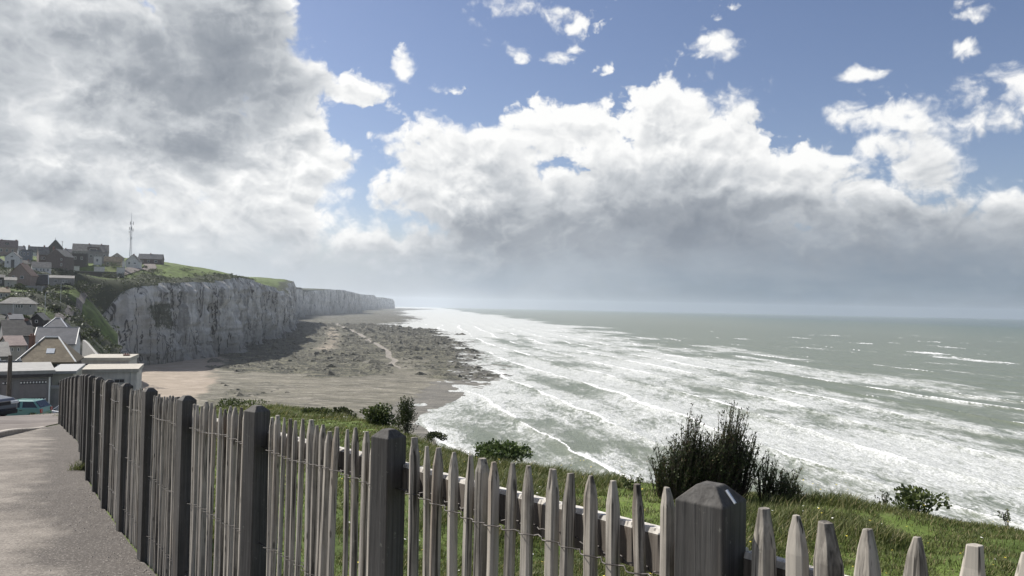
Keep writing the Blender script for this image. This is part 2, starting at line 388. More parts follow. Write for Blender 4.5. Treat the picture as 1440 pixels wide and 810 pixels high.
plain('lamp_red', (.30,.02,.02), .25, .1); plain('lamp_clear', (.6,.62,.63), .15, .1)

plain('shore_rock', (.085,.08,.058), .8, .75, .6, bump=.3)
# ------------------------------------------------------------------ land shape
def interp(y, ys, xs): return np.interp(y, ys, xs)
def drop_near(Y):
    Y = np.asarray(Y, dtype=float)
    return np.where(Y > 0, 1.4+.085*Y+.0009*Y*Y, 1.4+.05*Y)
# fence line, foot of each post in plan
POST_PX = [(1000,680,1.40),(547,603,2.60),(362,570,3.62),(263,556,4.65),(211,545,5.62),(178.5,538.5,6.62),(154.5,533.6,7.74),(140.3,530,8.8),(130,527.5,9.75),
           (124,526,10.9),(120.2,525.9,12.1),(117.8,526,13.5),(116,526.8,15.4),(109,527.6,16.9),(103.4,529,18.1),(98.5,530,19.4),(94,531.5,20.9),(90,533,22.7),(86,534.8,24.4)]
POST = [at(*p) for p in POST_PX]
FY = np.array([-8, .2]+[p[1] for p in POST]+[30, 60]); FX = np.array([6.3, 1.11]+[p[0] for p in POST]+[-18.3, -38])
def fence_x(Y): return np.interp(Y, FY, FX)
# sea edge of the land (top), x as a function of y
E = [(-30,30),(-10,20.5),(0,14.5),(5,9),(8.2,5.5),(11.2,1.9),(13,.25),(20,-2.2),(30,-6.1),(42,-13),(60,-25),(80,-33),(130,-56),(200,-95),(300,-152),(400,-205),(428,-224),(442,-236)]
CL = [(142,445.5,450),(157,426.6,455),(172,412,461),(190,405,467),(210,401.5,475),(224,398,490),(256,395,530),(298,390.6,580),(340,390,655),(361,394,735),(374,401,800),(382,408,860),(389,414.5,935),(397,414,1070),(402,410,1170),(407,399,1350),(409,396.5,1420),(412,398,1530)]
FAR = [(404,401,1600),(394,404,1660),(388,405,1850),(410,406,2250),(444,407.5,2560),(484,408,2950),(494,411,3060),(493,414,3300),(501,414,4300),(521,415,5000),(525.5,418,5200),(520,419.5,5700),(544,419,6900),(552,420.5,7000),(554,424,7080)]
CLP = [at(*p) for p in CL]; FRP = [at(*p) for p in FAR]
EY = np.array([e[0] for e in E]+[p[1] for p in CLP]+[p[1] for p in FRP], dtype=float)
EX = np.array([e[1] for e in E]+[p[0] for p in CLP]+[p[0] for p in FRP], dtype=float)
def edge_base(Y): return np.interp(Y, EY, EX)
# height controls (relative to the eye)
ctl = []
def c_(px, py, Y, dz=0): p = at(px, py, Y); ctl.append((p[0], p[1], p[2]-H+dz))
for p in CLP+FRP: ctl.append((p[0], p[1], p[2]-H))
for p in FRP: ctl.append((p[0]-400, p[1], p[2]-H+8)); ctl.append((p[0]-120, p[1], p[2]-H+3))
for X, Y, z in [(-50,75,-14),(-35,80,-15),(-60,110,-18.5),(-90,110,-17),(-150,110,-14),(-45,112,-20),(-60,160,-22),(-130,150,-16),(-180,150,-8),(-75,165,-26),(-85,200,-27),
                (-120,190,-20),(-120,250,-31),(-150,300,-33),(-200,400,-35),(-228,432,-33),(-100,140,-18),(-300,200,5)]: ctl.append((X, Y, z))
for q in [(25,447,225),(-60,440,235),(75,440,250),(128,470,350),(132,455,405),(88,443,265),(100,433,305),(112,422,350),(121,413,385),(60,414,285),(30,402,340),(-40,404,340),(86,401,370),(58,384,420),(16,379,430),(80,378,450),
          (112,413,400),(132,402,455),(148,392,484),(105,389,490),(168,389,494),(160,376,515),(126,370,520),(186,378,520),(203,383,530),(214,372,580),(0,360,530),(75,363,560),(40,360,520),
          (226,385,540),(240,373,600),(262,379,640),(300,383,690),(325,386,765),(345,389.5,860),(372,392.5,1250),(400,393,1400),(405,394,1450),(380,401,1020),(376,397,1100),
          (-150,370,500),(-150,420,290),(-300,380,400),(180,371,610),(100,362,620),(-80,352,620),(-300,350,620)]: c_(*q)
for X, Y, z in [(-330,700,36),(-500,800,45),(-450,1000,42),(-700,1200,50),(-800,1600,55),(-600,1500,45),(-700,2000,50),(-420,600,36)]: ctl.append((X, Y, z))
for Y in (40, 52, 62, 75):
    for dx in (-80, -40, -15, 0, 12): ctl.append((float(fence_x(min(Y,60)))+dx, Y, -float(drop_near(Y))))
HS_ = [(-14, 25, 360, 520, 9), (26, 36, 362, 505, 8), (30, 43, 367, 470, 8), (6, 27, 379, 430, 9), (40, 58, 362, 530, 8), (67, 87, 366, 560, 9), (54, 69, 377, 455, 8), (64, 91, 379, 448, 13), (90, 101, 366, 540, 7), (101, 152, 371, 525, 11), (101, 122, 376, 498, 9), (131.5, 143, 373, 508, 5), (155, 173, 376, 532, 8), (146, 170, 374, 516, 6), (176, 195.5, 377.5, 520, 8), (193.5, 228, 373, 575, 9), (45, 72, 384, 420, 7), (11, 43, 404, 340, 11), (6, 23, 407, 312, 6), (-16, 6, 405, 325, 6), (47, 67, 410, 350, 8), (33, 58, 414, 315, 8), (69, 104, 401.5, 372, 8), (-14, 4, 376, 465, 8), (27, 43, 381, 458, 7), (-6, 14, 421, 268, 7), (14, 33, 459, 192, 7), (42, 60, 460, 200, 7), (-1, 50, 440, 228, 9)]
for x0, x1, yb, Y, d in HS_:
    for px in (x0, x1): c_(px, yb, Y-1.5, -.1)
    q = at((x0+x1)/2, yb, Y); k = 1+d/math.hypot(q[0], q[1]); ctl.append((q[0]*k, q[1]*k, q[2]-H+.2))
C3 = np.array(ctl, dtype=float)
def _rk(r): return np.sqrt(r*r+9.0)
_D = np.sqrt(((C3[:, None, :2]-C3[None, :, :2])**2).sum(-1))
_n = len(C3); _A = np.zeros((_n+3, _n+3)); _A[:_n, :_n] = _rk(_D)-np.eye(_n)*.6; _A[:_n, _n] = 1; _A[:_n, _n+1] = C3[:, 0]/100; _A[:_n, _n+2] = C3[:, 1]/100
_A[_n:, :_n] = _A[:_n, _n:].T
_W = np.linalg.lstsq(_A, np.concatenate([C3[:, 2], np.zeros(3)]), rcond=None)[0]
def far_z(X, Y):
    X = np.asarray(X, float); Y = np.asarray(Y, float); sh = X.shape; X = X.ravel(); Y = Y.ravel(); o = np.empty_like(X)
    for i in range(0, len(X), 20000):
        x = X[i:i+20000]; y = Y[i:i+20000]
        r = np.sqrt((x[:, None]-C3[None, :, 0])**2+(y[:, None]-C3[None, :, 1])**2)
        o[i:i+20000] = _rk(r)@_W[:_n]+_W[_n]+_W[_n+1]*x/100+_W[_n+2]*y/100
    return o.reshape(sh)
def near_z(X, Y):
    cs = .06*sstep(10, 40, Y)*np.clip(X-fence_x(Y), -2, 25)
    z = -drop_near(Y)+cs
    rough = sstep(.15, 1.2, X-fence_x(Y))
    return z + rough*((fbm(np.asarray(X)*.5, np.asarray(Y)*.5, 5)-.5)*.28+(fbm(np.asarray(X)*2.2, np.asarray(Y)*2.2, 9)-.5)*.10)
def land_z(X, Y):
    X = np.asarray(X, float); Y = np.asarray(Y, float)
    w = sstep(55, 85, Y)
    f = far_z(X, Y); n = near_z(X, Y)
    big = (fbm(X*.02, Y*.02, 3)-.5)*3.0*sstep(480, 600, Y)+(fbm(X*.05, Y*.05, 4)-.5)*.7*sstep(150, 300, Y)
    return H + n*(1-w) + (f+big)*w
def gz(x, y): return float(land_z(np.array([x]), np.array([y]))[0])
def edge_x(Y):
    Y = np.asarray(Y, float)
    wob = (fbm(Y*.9, Y*0+3.3, 21)-.5)*.8*(1-sstep(40, 60, Y)) + (fbm(Y*.035, Y*0+1.3, 22, 5, .6)-.5)*20*sstep(450, 500, Y)*(1-.3*sstep(1500, 3000, Y)) + (vnoise(Y*.012, Y*0, 25)-.5)*14*sstep(500, 560, Y) + (fbm(Y*.0028, Y*0+7, 26, 3)-.5)*170*sstep(1620, 1800, Y)*sstep(7080, 6700, Y)
    return edge_base(Y)+wob
EDGE_H = lambda Y: edge_x(Y)

rowsY = np.concatenate([np.arange(-14, 0, .7), np.arange(0, 16, .14), np.arange(16, 34, .3), np.arange(34, 62, .6), np.arange(62, 470, 2.5), np.arange(470, 900, 2.2), np.arange(900, 1620, 4.5), np.arange(1620, 3200, 16), np.arange(3200, 7085, 28)])
NC = 190
def build_ground():
    t = np.linspace(0, 1, NC)
    Y = np.repeat(rowsY[:, None], NC, 1)
    xe = edge_x(rowsY); xl = np.minimum(-.72*rowsY-45, xe-150)
    pw = 2.2
    X = xe[:, None]+(xl-xe)[:, None]*(t[None, :]**pw)
    Z = land_z(X, Y)
    # soften the lip of the near bank
    d = xe[:, None]-X
    lip = np.exp(-d/.5)*.35*(1-sstep(45, 60, Y)); Z = Z-lip
    scrub = np.zeros_like(Z); 
    # scrub on steep cliff top edge and in the gullies
    scrub += np.exp(-((d-4)/11)**2)*.75*sstep(445, 475, Y)*(1-.4*sstep(1200, 1500, Y))
    scrub += .8*sstep(250, 290, Y)*(1-sstep(440, 470, Y))*np.exp(-((d-20)/40)**2)*sstep(.30, .62, fbm(X*.025, Y*.025, 35, 3))*1.3
    scrub += .5*sstep(1650, 1750, Y)
    scrub += (.32+1.0*(fbm(X*.03, Y*.03, 31)-.42))*sstep(200, 260, Y)*(1-.55*sstep(500, 540, Y))
    town = sstep(70, 85, Y)*(1-sstep(395, 470, Y))*(sstep(-.44, -.475, X/np.maximum(Y, 1)))
    slope_green = np.exp(-(((X/np.maximum(Y,1))+.545)/.03)**2)*sstep(300, 330, Y)
    town = np.clip(town*(1-.62*sstep(200, 260, Y))-1.2*slope_green, 0, 1); scrub = np.clip(scrub-.8*np.exp(-(((X/np.maximum(Y,1))+.535)/.016)**2)*sstep(320,345,Y)*(1-sstep(385,410,Y)), 0, 1)
    fx = fence_x(Y); s = X-fx
    bare = np.exp(-(((X-1.6)/.9)**2+((Y-2.2)/1.1)**2))*.75 + np.exp(-(s/.22)**2)*.35*(Y < 40)
    bare = bare*(Y < 60)+.0
    V = np.stack([X, Y, Z], -1).reshape(-1, 3)
    o = np_mesh('ground', V, grid_faces(len(rowsY), NC)[:, ::-1], M['ground'], attrs=dict(scrub=scrub, town=town, bare=np.clip(bare, 0, 1)))
    tag(o, kind='structure')
    k = (Y > 215) & (Y < 760) & (scrub > .3) & (X/np.maximum(Y, 1) > -.72) & (d > -.2)
    return xe, Z[:, 0], np.stack([X[k], Y[k], Z[k], scrub[k], np.gradient(rowsY)[np.nonzero(k)[0]]*np.clip(d[k], .6, 60)**.55], -1)
XE, ZE, SCRUB = build_ground()

# ------------------------------------------------------------------ cliff faces under the edge
def build_cliff(name, i0, i1, nv, amp):
    Ys = rowsY[i0:i1]; xe = XE[i0:i1]+.05; ze = ZE[i0:i1]
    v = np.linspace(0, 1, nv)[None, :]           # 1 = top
    tan = np.stack([np.gradient(xe), np.gradient(Ys)], -1); tan /= np.linalg.norm(tan, axis=1)[:, None]
    nx, ny = tan[:, 1:2], -tan[:, 0:1]
    s = np.concatenate([[0], np.cumsum(np.hypot(np.diff(xe), np.diff(Ys)))])[:, None]
    hgt = (ze+.0)[:, None]+1.0
    zz = -1.0+hgt*v
    fall = (1-v)
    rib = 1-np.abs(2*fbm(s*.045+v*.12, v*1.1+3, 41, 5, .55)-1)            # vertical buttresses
    rel = fbm(s*.14+v*.2, zz*.02, 43, 5, .6)
    ledge = fbm(s*.02, zz*.33, 47, 4, .6)
    env = np.minimum(1, (1-v)*9)*amp
    out = fall*(3+2*fbm(s*.03, v*0, 44))*min(1, amp)*1.0 + env*((rib-.62)*14+(rel-.5)*10+(ledge-.5)*3.0+(fbm(s*.5, zz*.25, 49, 4, .6)-.5)*3.2)
    talus = np.clip(.09+.12*(fbm(s*.02, s*0+1, 51, 4)-.42)*2-v, 0, 1)*34*env
    out = out+talus
    X = xe[:, None]+nx*out; Yg = Ys[:, None]+ny*out
    moss = np.clip((v-.93)*6, 0, .5)+np.clip((fbm(s*.018, zz*.03, 53)-.56)*3, 0, .75)*(s < 160) + np.clip(.20-v, 0, .2)*2.0
    moss = moss + 1.4*np.clip(1-np.abs((s-np.array([0.0]))*0+((Ys[:, None]-2280)/330))-(1-v)*1.1, 0, 1)*(nv < 50) + .9*np.clip(1-np.abs((Ys[:, None]-3700)/260)-(1-v)*1.2, 0, 1)*(nv < 50)
    moss = moss + np.exp(-((s-18)/16)**2)*.3
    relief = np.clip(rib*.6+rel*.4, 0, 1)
    Vv = np.stack([X, Yg, np.broadcast_to(zz, X.shape)], -1).reshape(-1, 3)
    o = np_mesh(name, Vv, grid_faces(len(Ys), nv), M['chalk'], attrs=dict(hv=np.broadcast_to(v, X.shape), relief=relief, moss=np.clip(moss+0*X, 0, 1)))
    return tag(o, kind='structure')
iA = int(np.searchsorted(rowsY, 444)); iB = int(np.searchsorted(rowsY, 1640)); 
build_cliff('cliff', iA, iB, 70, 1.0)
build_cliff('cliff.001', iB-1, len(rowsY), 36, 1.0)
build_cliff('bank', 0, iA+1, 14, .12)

# ------------------------------------------------------------------ shore
WL = [(590,640,0),(556,588,0),(612,560,0),(690,527,0),(684,505,0),(645,488,0),(640,478,0),(604,464,0),(560,460,0),(545,457,0),(586,450.5,0),(592,446.5,0),(560,443,0),(570,440,0),(560,437.6,0),(575,436.2,0)]
WP = sorted([tuple(on_z(a, b, 0)[:2]) for a, b, _ in WL], key=lambda p: p[1])
WY = np.array([0, 120]+[p[1] for p in WP]); WX = np.array([30, -10]+[p[0] for p in WP])
WX = np.maximum(WX, edge_base(WY)+20)
def water_x(Y):
    Y = np.asarray(Y, float); return np.interp(Y, WY, WX)
def coast_x(Y):      # smooth shore line used by the surf
    return np.interp(Y, [0, 120, 290, 510, 970, 1400, 2800, 5000, 7000, 12000], [20, -5, -33, -20, -75, -150, -340, -650, -900, -1500])
def px_of(X, Y, Z=0):
    d = np.stack([X, Y, Z-H+0*X], -1); f = d@F_; return 720+FPX*(d@R_)/f, 405-FPX*(d@U_)/f
def shore_rocks(X, Y, Z, w):
    keep = (Y > 330) & (Y < 1500); x, y, z, w = X[keep], Y[keep], Z[keep], np.clip(w[keep]-.25, 0, 1)
    cl = sstep(.46, .62, fbm(x*.05, y*.05, 69, 4, .6)); w = w*(.08+cl); w = w*np.gradient(np.unique(Y))[np.searchsorted(np.unique(Y), y)]
    n = 14000; k = RNG.choice(len(x), n, p=w/w.sum()); px, py, pz = x[k]+RNG.uniform(-.8, .8, n), y[k]+RNG.uniform(-1, 1, n), z[k]
    base = np.array([(1,0,.05),(.5,.85,0),(-.5,.8,.08),(-1,.05,0),(-.45,-.85,.04),(.55,-.8,0),(.25,.3,.62),(-.3,-.2,.7)])
    tri = np.array([(0,1,6),(1,2,6),(2,7,6),(2,3,7),(3,4,7),(4,5,7),(5,6,7),(5,0,6)])
    s = RNG.gamma(2.2, .32, n)*(.7+py/1200); V = base[None]*RNG.uniform(.6, 1.4, (n, 8, 1))*s[:, None, None]; V[..., 0] *= 1.5; V[..., 2] *= RNG.uniform(.45, 1.1, (n, 1))
    V = V+np.stack([px, py, pz-.12], -1)[:, None]
    tag(np_mesh('rocks', V.reshape(-1, 3), (np.arange(n)[:, None, None]*8+tri[None]).reshape(-1, 3), M['shore_rock'], smooth=False), kind='stuff')
def build_beach():
    Ys = np.concatenate([np.arange(60, 200, 6), np.arange(200, 700, 1.5), np.arange(700, 1500, 4), np.arange(1500, 3500, 12), np.arange(3500, 7600, 40)])
    n = 230; t = np.linspace(0, 1, n)[None, :]
    x0 = (edge_base(np.minimum(Ys, 7080))-14)[:, None]; x1 = (water_x(Ys)+np.clip(Ys*.03, 8, 60))[:, None]
    X = x0+(x1-x0)*t; Y = np.repeat(Ys[:, None], n, 1)
    wd = water_x(Y)-X + (fbm(X*.03, Y*.02, 61, 5, .6)-.5)*50*np.clip(Y/500, .6, 3) + (fbm(X*.13, Y*.05, 67, 4, .65)-.5)*26
    land = X-edge_base(np.minimum(Y, 7080))
    z = np.clip(wd/60, -1.2, 1)*.75 + 1.4*np.exp(-np.clip(land, 0, 1e9)/45)
    nz1 = fbm(X*.02, Y*.012, 62, 5, .6)-.5
    sandm = sstep(25, -25, X-(-138-(Y-330)*.36)+nz1*70)
    sandm = np.maximum(sandm, .55*np.exp(-((land-70)/22)**2)*sstep(560, 700, Y)*(Y < 1300))
    rock = .85*sstep(375, 455, Y+(X+120)*.35+nz1*140)*(1-.3*sstep(1500, 2400, Y))
    rock = np.maximum(rock, .40+1.1*nz1)*(1-sandm*.95)-.55*sstep(-115, -60, X+nz1*80)*sstep(680, 560, Y)+.45*np.exp(-((wd-16)/22)**2)*(Y > 380)+.25*nz1
    ch = [on_z(*q) for q in ((470,452),(482,460),(510,474),(540,490),(556,507),(552,530))][::-1]
    chan_x = np.interp(Y, [q[1] for q in ch], [q[0] for q in ch])+(vnoise(Y*.03, Y*0, 63)-.5)*9
    channel = np.exp(-((X-chan_x)/(1.2+Y*.0026))**2)*sstep(430, 560, Y)*(1-sstep(1450, 1700, Y))
    wet = .5*sstep(1100, 1500, Y)+sstep(26, 2, wd)+.30*nz1+.25*sstep(-110, -20, X+nz1*130)*sstep(700, 560, Y)
    bumpz = (fbm(X*.25, Y*.25, 65, 5, .65)-.5)*1.7*np.clip(rock, 0, 1)+(fbm(X*.08, Y*.08, 66, 4)-.5)*.5
    z = z+bumpz-channel*.4
    tag(np_mesh('beach', np.stack([X, Y, z], -1).reshape(-1, 3), grid_faces(len(Ys), n), M['beach'],
        attrs=dict(rock=rock, wet=wet, channel=channel, sand=sandm)), kind='structure')
    shore_rocks(X, Y, z, rock*(channel < .3)*(wd > 2))
build_beach()

def build_sea():
    rows = np.arange(3.88, 400, .55); D = H*FPX/rows
    D = np.concatenate([D, np.arange(D[-1]-4, 30, -4)])[::-1]
    A = np.radians(np.linspace(-62, 62, 1150))
    Dg, Ag = np.meshgrid(D, A, indexing='ij')
    Dg = np.minimum(Dg/np.maximum(np.cos(Ag), .6), 11700)
    X = Dg*np.sin(Ag); Y = Dg*np.cos(Ag)
    c = X-coast_x(Y)
    c = c+(fbm(X*.006, Y*.004, 71)-.5)*90
    g = X+.13*Y+106*np.tanh(Y/530)
    w = g+26*(fbm(X*.008, Y*.005, 73, 3)-.5)+9*(fbm(X*.035, Y*.02, 74, 4)-.5)
    lam = 34.0; ph = w/lam+.6*fbm(X*.004, Y*.003, 75, 2); p = ph-np.floor(ph); k = np.floor(ph)
    along = Y/1.05-.3*X
    mod = fbm(along*.013+k*7.7, k*3.1, 77, 4, .6)                    # where a crest is breaking
    surf = 1-sstep(260, 460, c+(fbm(X*.012, Y*.006, 84, 3)-.5)*160)
    amp = (.55*np.exp(-((c-180)/220)**2)+.30)*sstep(-10, 50, c)
    sharp = np.exp(-np.where(p < .5, p/.22, (1-p)/.07))
    Z = amp*(1.5*sharp*(.3+1.2*mod)-.35)+(fbm(X*.06, Y*.035, 79, 4, .6)-.5)*1.1*sstep(0, 60, c)
    Z = Z*np.exp(-Dg/2500)
    front = np.exp(-np.where(p < .5, p/.105, (1-p)/.024))
    breaking = sstep(.50, .66, mod+.14*np.exp(-((c-60)/120)**2)-.10*sstep(260, 420, c))
    crest = front*breaking*np.clip(1-sstep(420, 640, c)*.9, 0, 1)*sstep(-15, 15, c)
    fade = np.where(Dg > 1500, np.exp(-(Dg-1500)/900), 1.0)
    crest = crest*fade*1.05
    trail = np.exp(-p/.38)*breaking
    streak = .55*fbm(X*.022+Y*.006, Y*.010, 81, 5, .6)+.45*fbm(w*.05, along*.007, 82, 5, .6)
    foam = surf*(.29+1.25*(streak-.48))+.40*trail*(1-sstep(300, 460, c))+.22*np.exp(-((c-130)/110)**2)
    foam = foam+.55*sstep(60, 0, c)*sstep(-40, -5, c)*.5
    foam = foam+.55*sstep(700, 2000, Y)*surf + .18*sstep(-.02, -.12, X/np.maximum(Y, 1))*sstep(350, 700, Y)*surf
    cap = fbm(X*.03+Y*.004, Y*.012, 83, 4, .6)
    wc = sstep(.655, .74, cap+.02*(1-sstep(300, 1500, c)))*(1-surf)*fade
    crest = np.maximum(crest, wc*.62)
    off = sstep(250, 2600, c)
    o = np_mesh('sea', np.stack([X, Y, Z], -1).reshape(-1, 3), grid_faces(len(D), len(A))[:, ::-1], M['sea'],
                attrs=dict(foam=np.clip(foam, 0, 1.2), crest=np.clip(crest, 0, 1), off=off))
    tag(o, kind='structure')
build_sea()
# ------------------------------------------------------------------ promenade, kerb and road
def kerb_x(Y): return -10.9-.402*(np.asarray(Y, float)-16.3)
def strip(name, Ys, xl, xr, n, lift, m, attrs=None, pw=1.0):
    t = np.linspace(0, 1, n)[None, :]; Y = np.repeat(Ys[:, None], n, 1)
    X = xr[:, None]+(xl-xr)[:, None]*(t**pw)
    Z = land_z(X, Y)+lift(X, Y)
    at_ = {k: f(X, Y) for k, f in (attrs or {}).items()}
    return tag(np_mesh(name, np.stack([X, Y, Z], -1).reshape(-1, 3), grid_faces(len(Ys), n)[:, ::-1], m, attrs=at_), kind='structure')
Yp = np.concatenate([np.arange(-8, 12, .12), np.arange(12, 27, .3)])
def kerb_h(Y): return .11*(1-sstep(17.5, 22, Y))
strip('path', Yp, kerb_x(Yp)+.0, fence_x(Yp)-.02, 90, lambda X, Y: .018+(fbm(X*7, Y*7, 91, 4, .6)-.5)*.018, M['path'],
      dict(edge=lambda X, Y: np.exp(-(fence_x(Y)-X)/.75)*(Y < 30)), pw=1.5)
Yr = np.concatenate([np.arange(6, 24, .5), np.arange(24, 76, .25)])
def road_right(Y): return np.where(Y < 20, kerb_x(Y)-.14, np.where(Y < 24.6, kerb_x(Y)-.14, fence_x(Y)+4.0))
strip('road', Yr, road_right(Yr)-26, road_right(Yr), 60, lambda X, Y: .022+kerb_h(Y)+.10*sstep(24, 28, Y), M['road'])
def build_kerb():
    Ys = np.arange(6, 22.2, .25); kx = kerb_x(Ys); r = []
    for y, x in zip(Ys, kx):
        z = gz(x-.07, y); h = kerb_h(y)+.03
        r.append([(x-.15, y, z-.1), (x+.0, y, z-.1), (x, y, z+h-.02), (x-.02, y, z+h), (x-.15, y, z+h)])
    tag(MB().rings(r).build('kerb', M['kerb']), kind='structure')
build_kerb()

# ------------------------------------------------------------------ the chestnut paling fence
fence = empty('fence', tuple(np.array([POST[4][0], POST[4][1], gz(POST[4][0], POST[4][1])])))
tag(fence, 'weathered grey chestnut paling fence with square capped posts running along the promenade', 'fence')
FO = Vector(fence.location)
def loc(p): return (p[0]-FO.x, p[1]-FO.y, p[2]-FO.z)
NODES = [(POST[0][0]+.76, POST[0][1]-1.17, POST[0][2]+.075)]+[tuple(p) for p in POST]       # one more post outside the frame
def seg_dir(i):
    a = NODES[max(i-1, 0)]; b = NODES[min(i+1, len(NODES)-1)]; d = np.array([b[0]-a[0], b[1]-a[1]]); return d/np.hypot(*d)
def make_post(p, ang, w, top):
    g = gz(p[0], p[1]); mb = MB(); h = w/2; rs = []
    for z, s in ((g-.25, 1), (g+.6, 1.0), (top-.030*w/.1, 1.0), (top-.003, .46), (top, .38)):
        rs.append([(p[0]+(cx*math.cos(ang)-cy*math.sin(ang))*h*s, p[1]+(cx*math.sin(ang)+cy*math.cos(ang))*h*s, z) for cx, cy in ((-1,-1),(1,-1),(1,1),(-1,1))])
    mb.rings([[loc(q) for q in r] for r in rs])
    o = mb.build('post', M['weathered_post'], fence, bevel=.0022); return o
for i in range(1, len(NODES)):
    p = NODES[i]; d = seg_dir(i); a = math.atan2(d[1], d[0])-PI/2 + rad(16 if i < 4 else 9 if i < 7 else 3)+random.uniform(-.02, .02)
    o = make_post(p, a, (.096 if i == 1 else .086)*random.uniform(.97, 1.03), p[2])
    if i == 1:
        o['label'] = 'nearest fence post with a metal tag on its chamfered top'
        c = Vector((p[0]+.028, p[1]-.026, p[2]-.017)); mb = MB()
        mb.tube([loc(c+Vector((-.006, .006, .010))), loc(c+Vector((.006, -.008, -.010)))], .0032, 6)
        mb.build('nail', M['zinc_nail'], o)
def line_t(a, b, px):
    lo, hi = 0.0, 1.0
    f = lambda t: px_of(np.array(a[0]+(b[0]-a[0])*t), np.array(a[1]+(b[1]-a[1])*t), np.array(a[2]))[0]-px
    fl = f(lo)
    for _ in range(40):
        m = (lo+hi)/2
        if (f(m) > 0) == (fl > 0): lo = m
        else: hi = m
    return (lo+hi)/2
def row_top(px, py, Y): return at(px, py, Y)[2]
GIVEN = {0: [(1067,715),(1112,725),(1157,736),(1213,745),(1285,757),(1365,768),(1436,778)],
         1: [(578,615),(597,628),(613,630),(634,636),(657,640),(674,645),(690,650),(715,651),(740,656),(772,660),(797,666),(827,670),(858,677),(892,682),(931,686)],
         2: [(x, None) for x in (380,388,397,405,413,423,434,442,451,460,470,485,496,512,523)]}
pick = []
for i in range(len(NODES)-1):
    a, b = NODES[i], NODES[i+1]; L = math.hypot(b[0]-a[0], b[1]-a[1])
    ts = [(line_t(a, b, px), (px, py)) for px, py in GIVEN.get(i, [])]
    if i == 0: ts.append((.16, (None, None)))
    if not ts:
        n = int((L-.14)/.082); ts = [((.07+(k+.5)*(L-.14)/n+random.uniform(-.014, .014))/L, (None, None)) for k in range(n)]
    for t, (px, py) in ts:
        x = a[0]+(b[0]-a[0])*t; y = a[1]+(b[1]-a[1])*t; z = a[2]+(b[2]-a[2])*t-.036+random.uniform(-.02, .016)
        if py: z = row_top(px, py, y)
        pick.append((x, y, z, i))
def picket_geo(mb, x, y, top, i):
    d = seg_dir(i if i else 1); nrm = np.array([d[1], -d[0]])         # towards the sea
    x += nrm[0]*.012; y += nrm[1]*.012
    g = gz(x, y)-.03; w = random.uniform(.0145, .0215) if i > 0 else random.uniform(.0185, .0245); th = w*random.uniform(.55, .85)
    lean = random.uniform(-.034, .034); bend = random.uniform(-.018, .018); dep = random.uniform(-.012, .012); ph = random.uniform(0, 6)
    jit = [random.uniform(.82, 1.15) for _ in range(8)]; Lh = top-g; rs = []
    tipl = random.uniform(.035, .075); tw = random.uniform(-.15, .25)
    zs = [0, .22, .42, .62, .8, 1-tipl*1.6/Lh, 1-tipl/Lh, 1-tipl*.45/Lh, 1]
    flat = random.uniform(.25, .5); sk = random.uniform(-.3, .3)
    for k, zz in enumerate(zs):
        s = 1.0 if k < 6 else (.97, .70, flat)[k-6]
        u = lean*(zz-1)+bend*math.sin(PI*zz)+.003*math.sin(ph+9*zz); v = dep*(1-zz)*.6
        r = []
        for q in range(8):
            an = 2*PI*(q+.5)/8+tw*zz; cu = math.cos(an); cv = math.sin(an)
            cu = math.copysign(abs(cu)**.55, cu)*w*s*jit[q]*(1-.10*zz)+sk*w*(1-s)*.6
            cv = math.copysign(abs(cv)**.8, cv)*th*jit[(q+3) % 8]*(s if k < 8 else s*1.4)
            r.append(loc((x+d[0]*(u+cu)+nrm[0]*(v+cv), y+d[1]*(u+cu)+nrm[1]*(v+cv), g+Lh*zz+(sk*cu*.5 if k == 8 else 0))))
        rs.append(r)
    mb.rings(rs)
pick.sort(key=lambda p: math.hypot(p[0], p[1]))
far_mb = MB()
for k, (x, y, z, i) in enumerate(pick):
    if k < 100:
        mb = MB(); picket_geo(mb, x, y, z, i); mb.build('picket', M['weathered_picket'], fence, smooth=False, bevel=.0012)
    else: picket_geo(far_mb, x, y, z, i)
tag(far_mb.build('pickets', M['weathered_picket'], fence), kind='stuff')
for i in range(len(NODES)-1):                      # back rails, one plank per bay
    a, b = NODES[i], NODES[i+1]; d = np.array([b[0]-a[0], b[1]-a[1]]); L = np.hypot(*d); d /= L; n = np.array([d[1], -d[0]])
    rs = []
    for t in (-.02, .33, .66, 1.02 if i else .97):
        x = a[0]+d[0]*L*t; y = a[1]+d[1]*L*t; z = a[2]+(b[2]-a[2])*t-.128+random.uniform(-.003, .003)
        rs.append([loc((x+n[0]*o, y+n[1]*o, z+q)) for o, q in ((.040, -.082), (.072, -.082), (.072, -.004), (.068, 0), (.044, 0), (.040, -.004))])
    ro = MB().rings(rs).build('rail', M['weathered_rail'], fence)
    MB().rings([[(q[0], q[1], q[2]+dz) for q, dz in ((r[5], .002), (r[4], .0025), (r[3], .0025), (r[2], .002), (r[3], .008), (r[4], .0085))] for r in rs]).build('sunlit_strip', M['sunlit_wood'], ro)  # added strip: sunlit upper edge of the rail, put into its colour
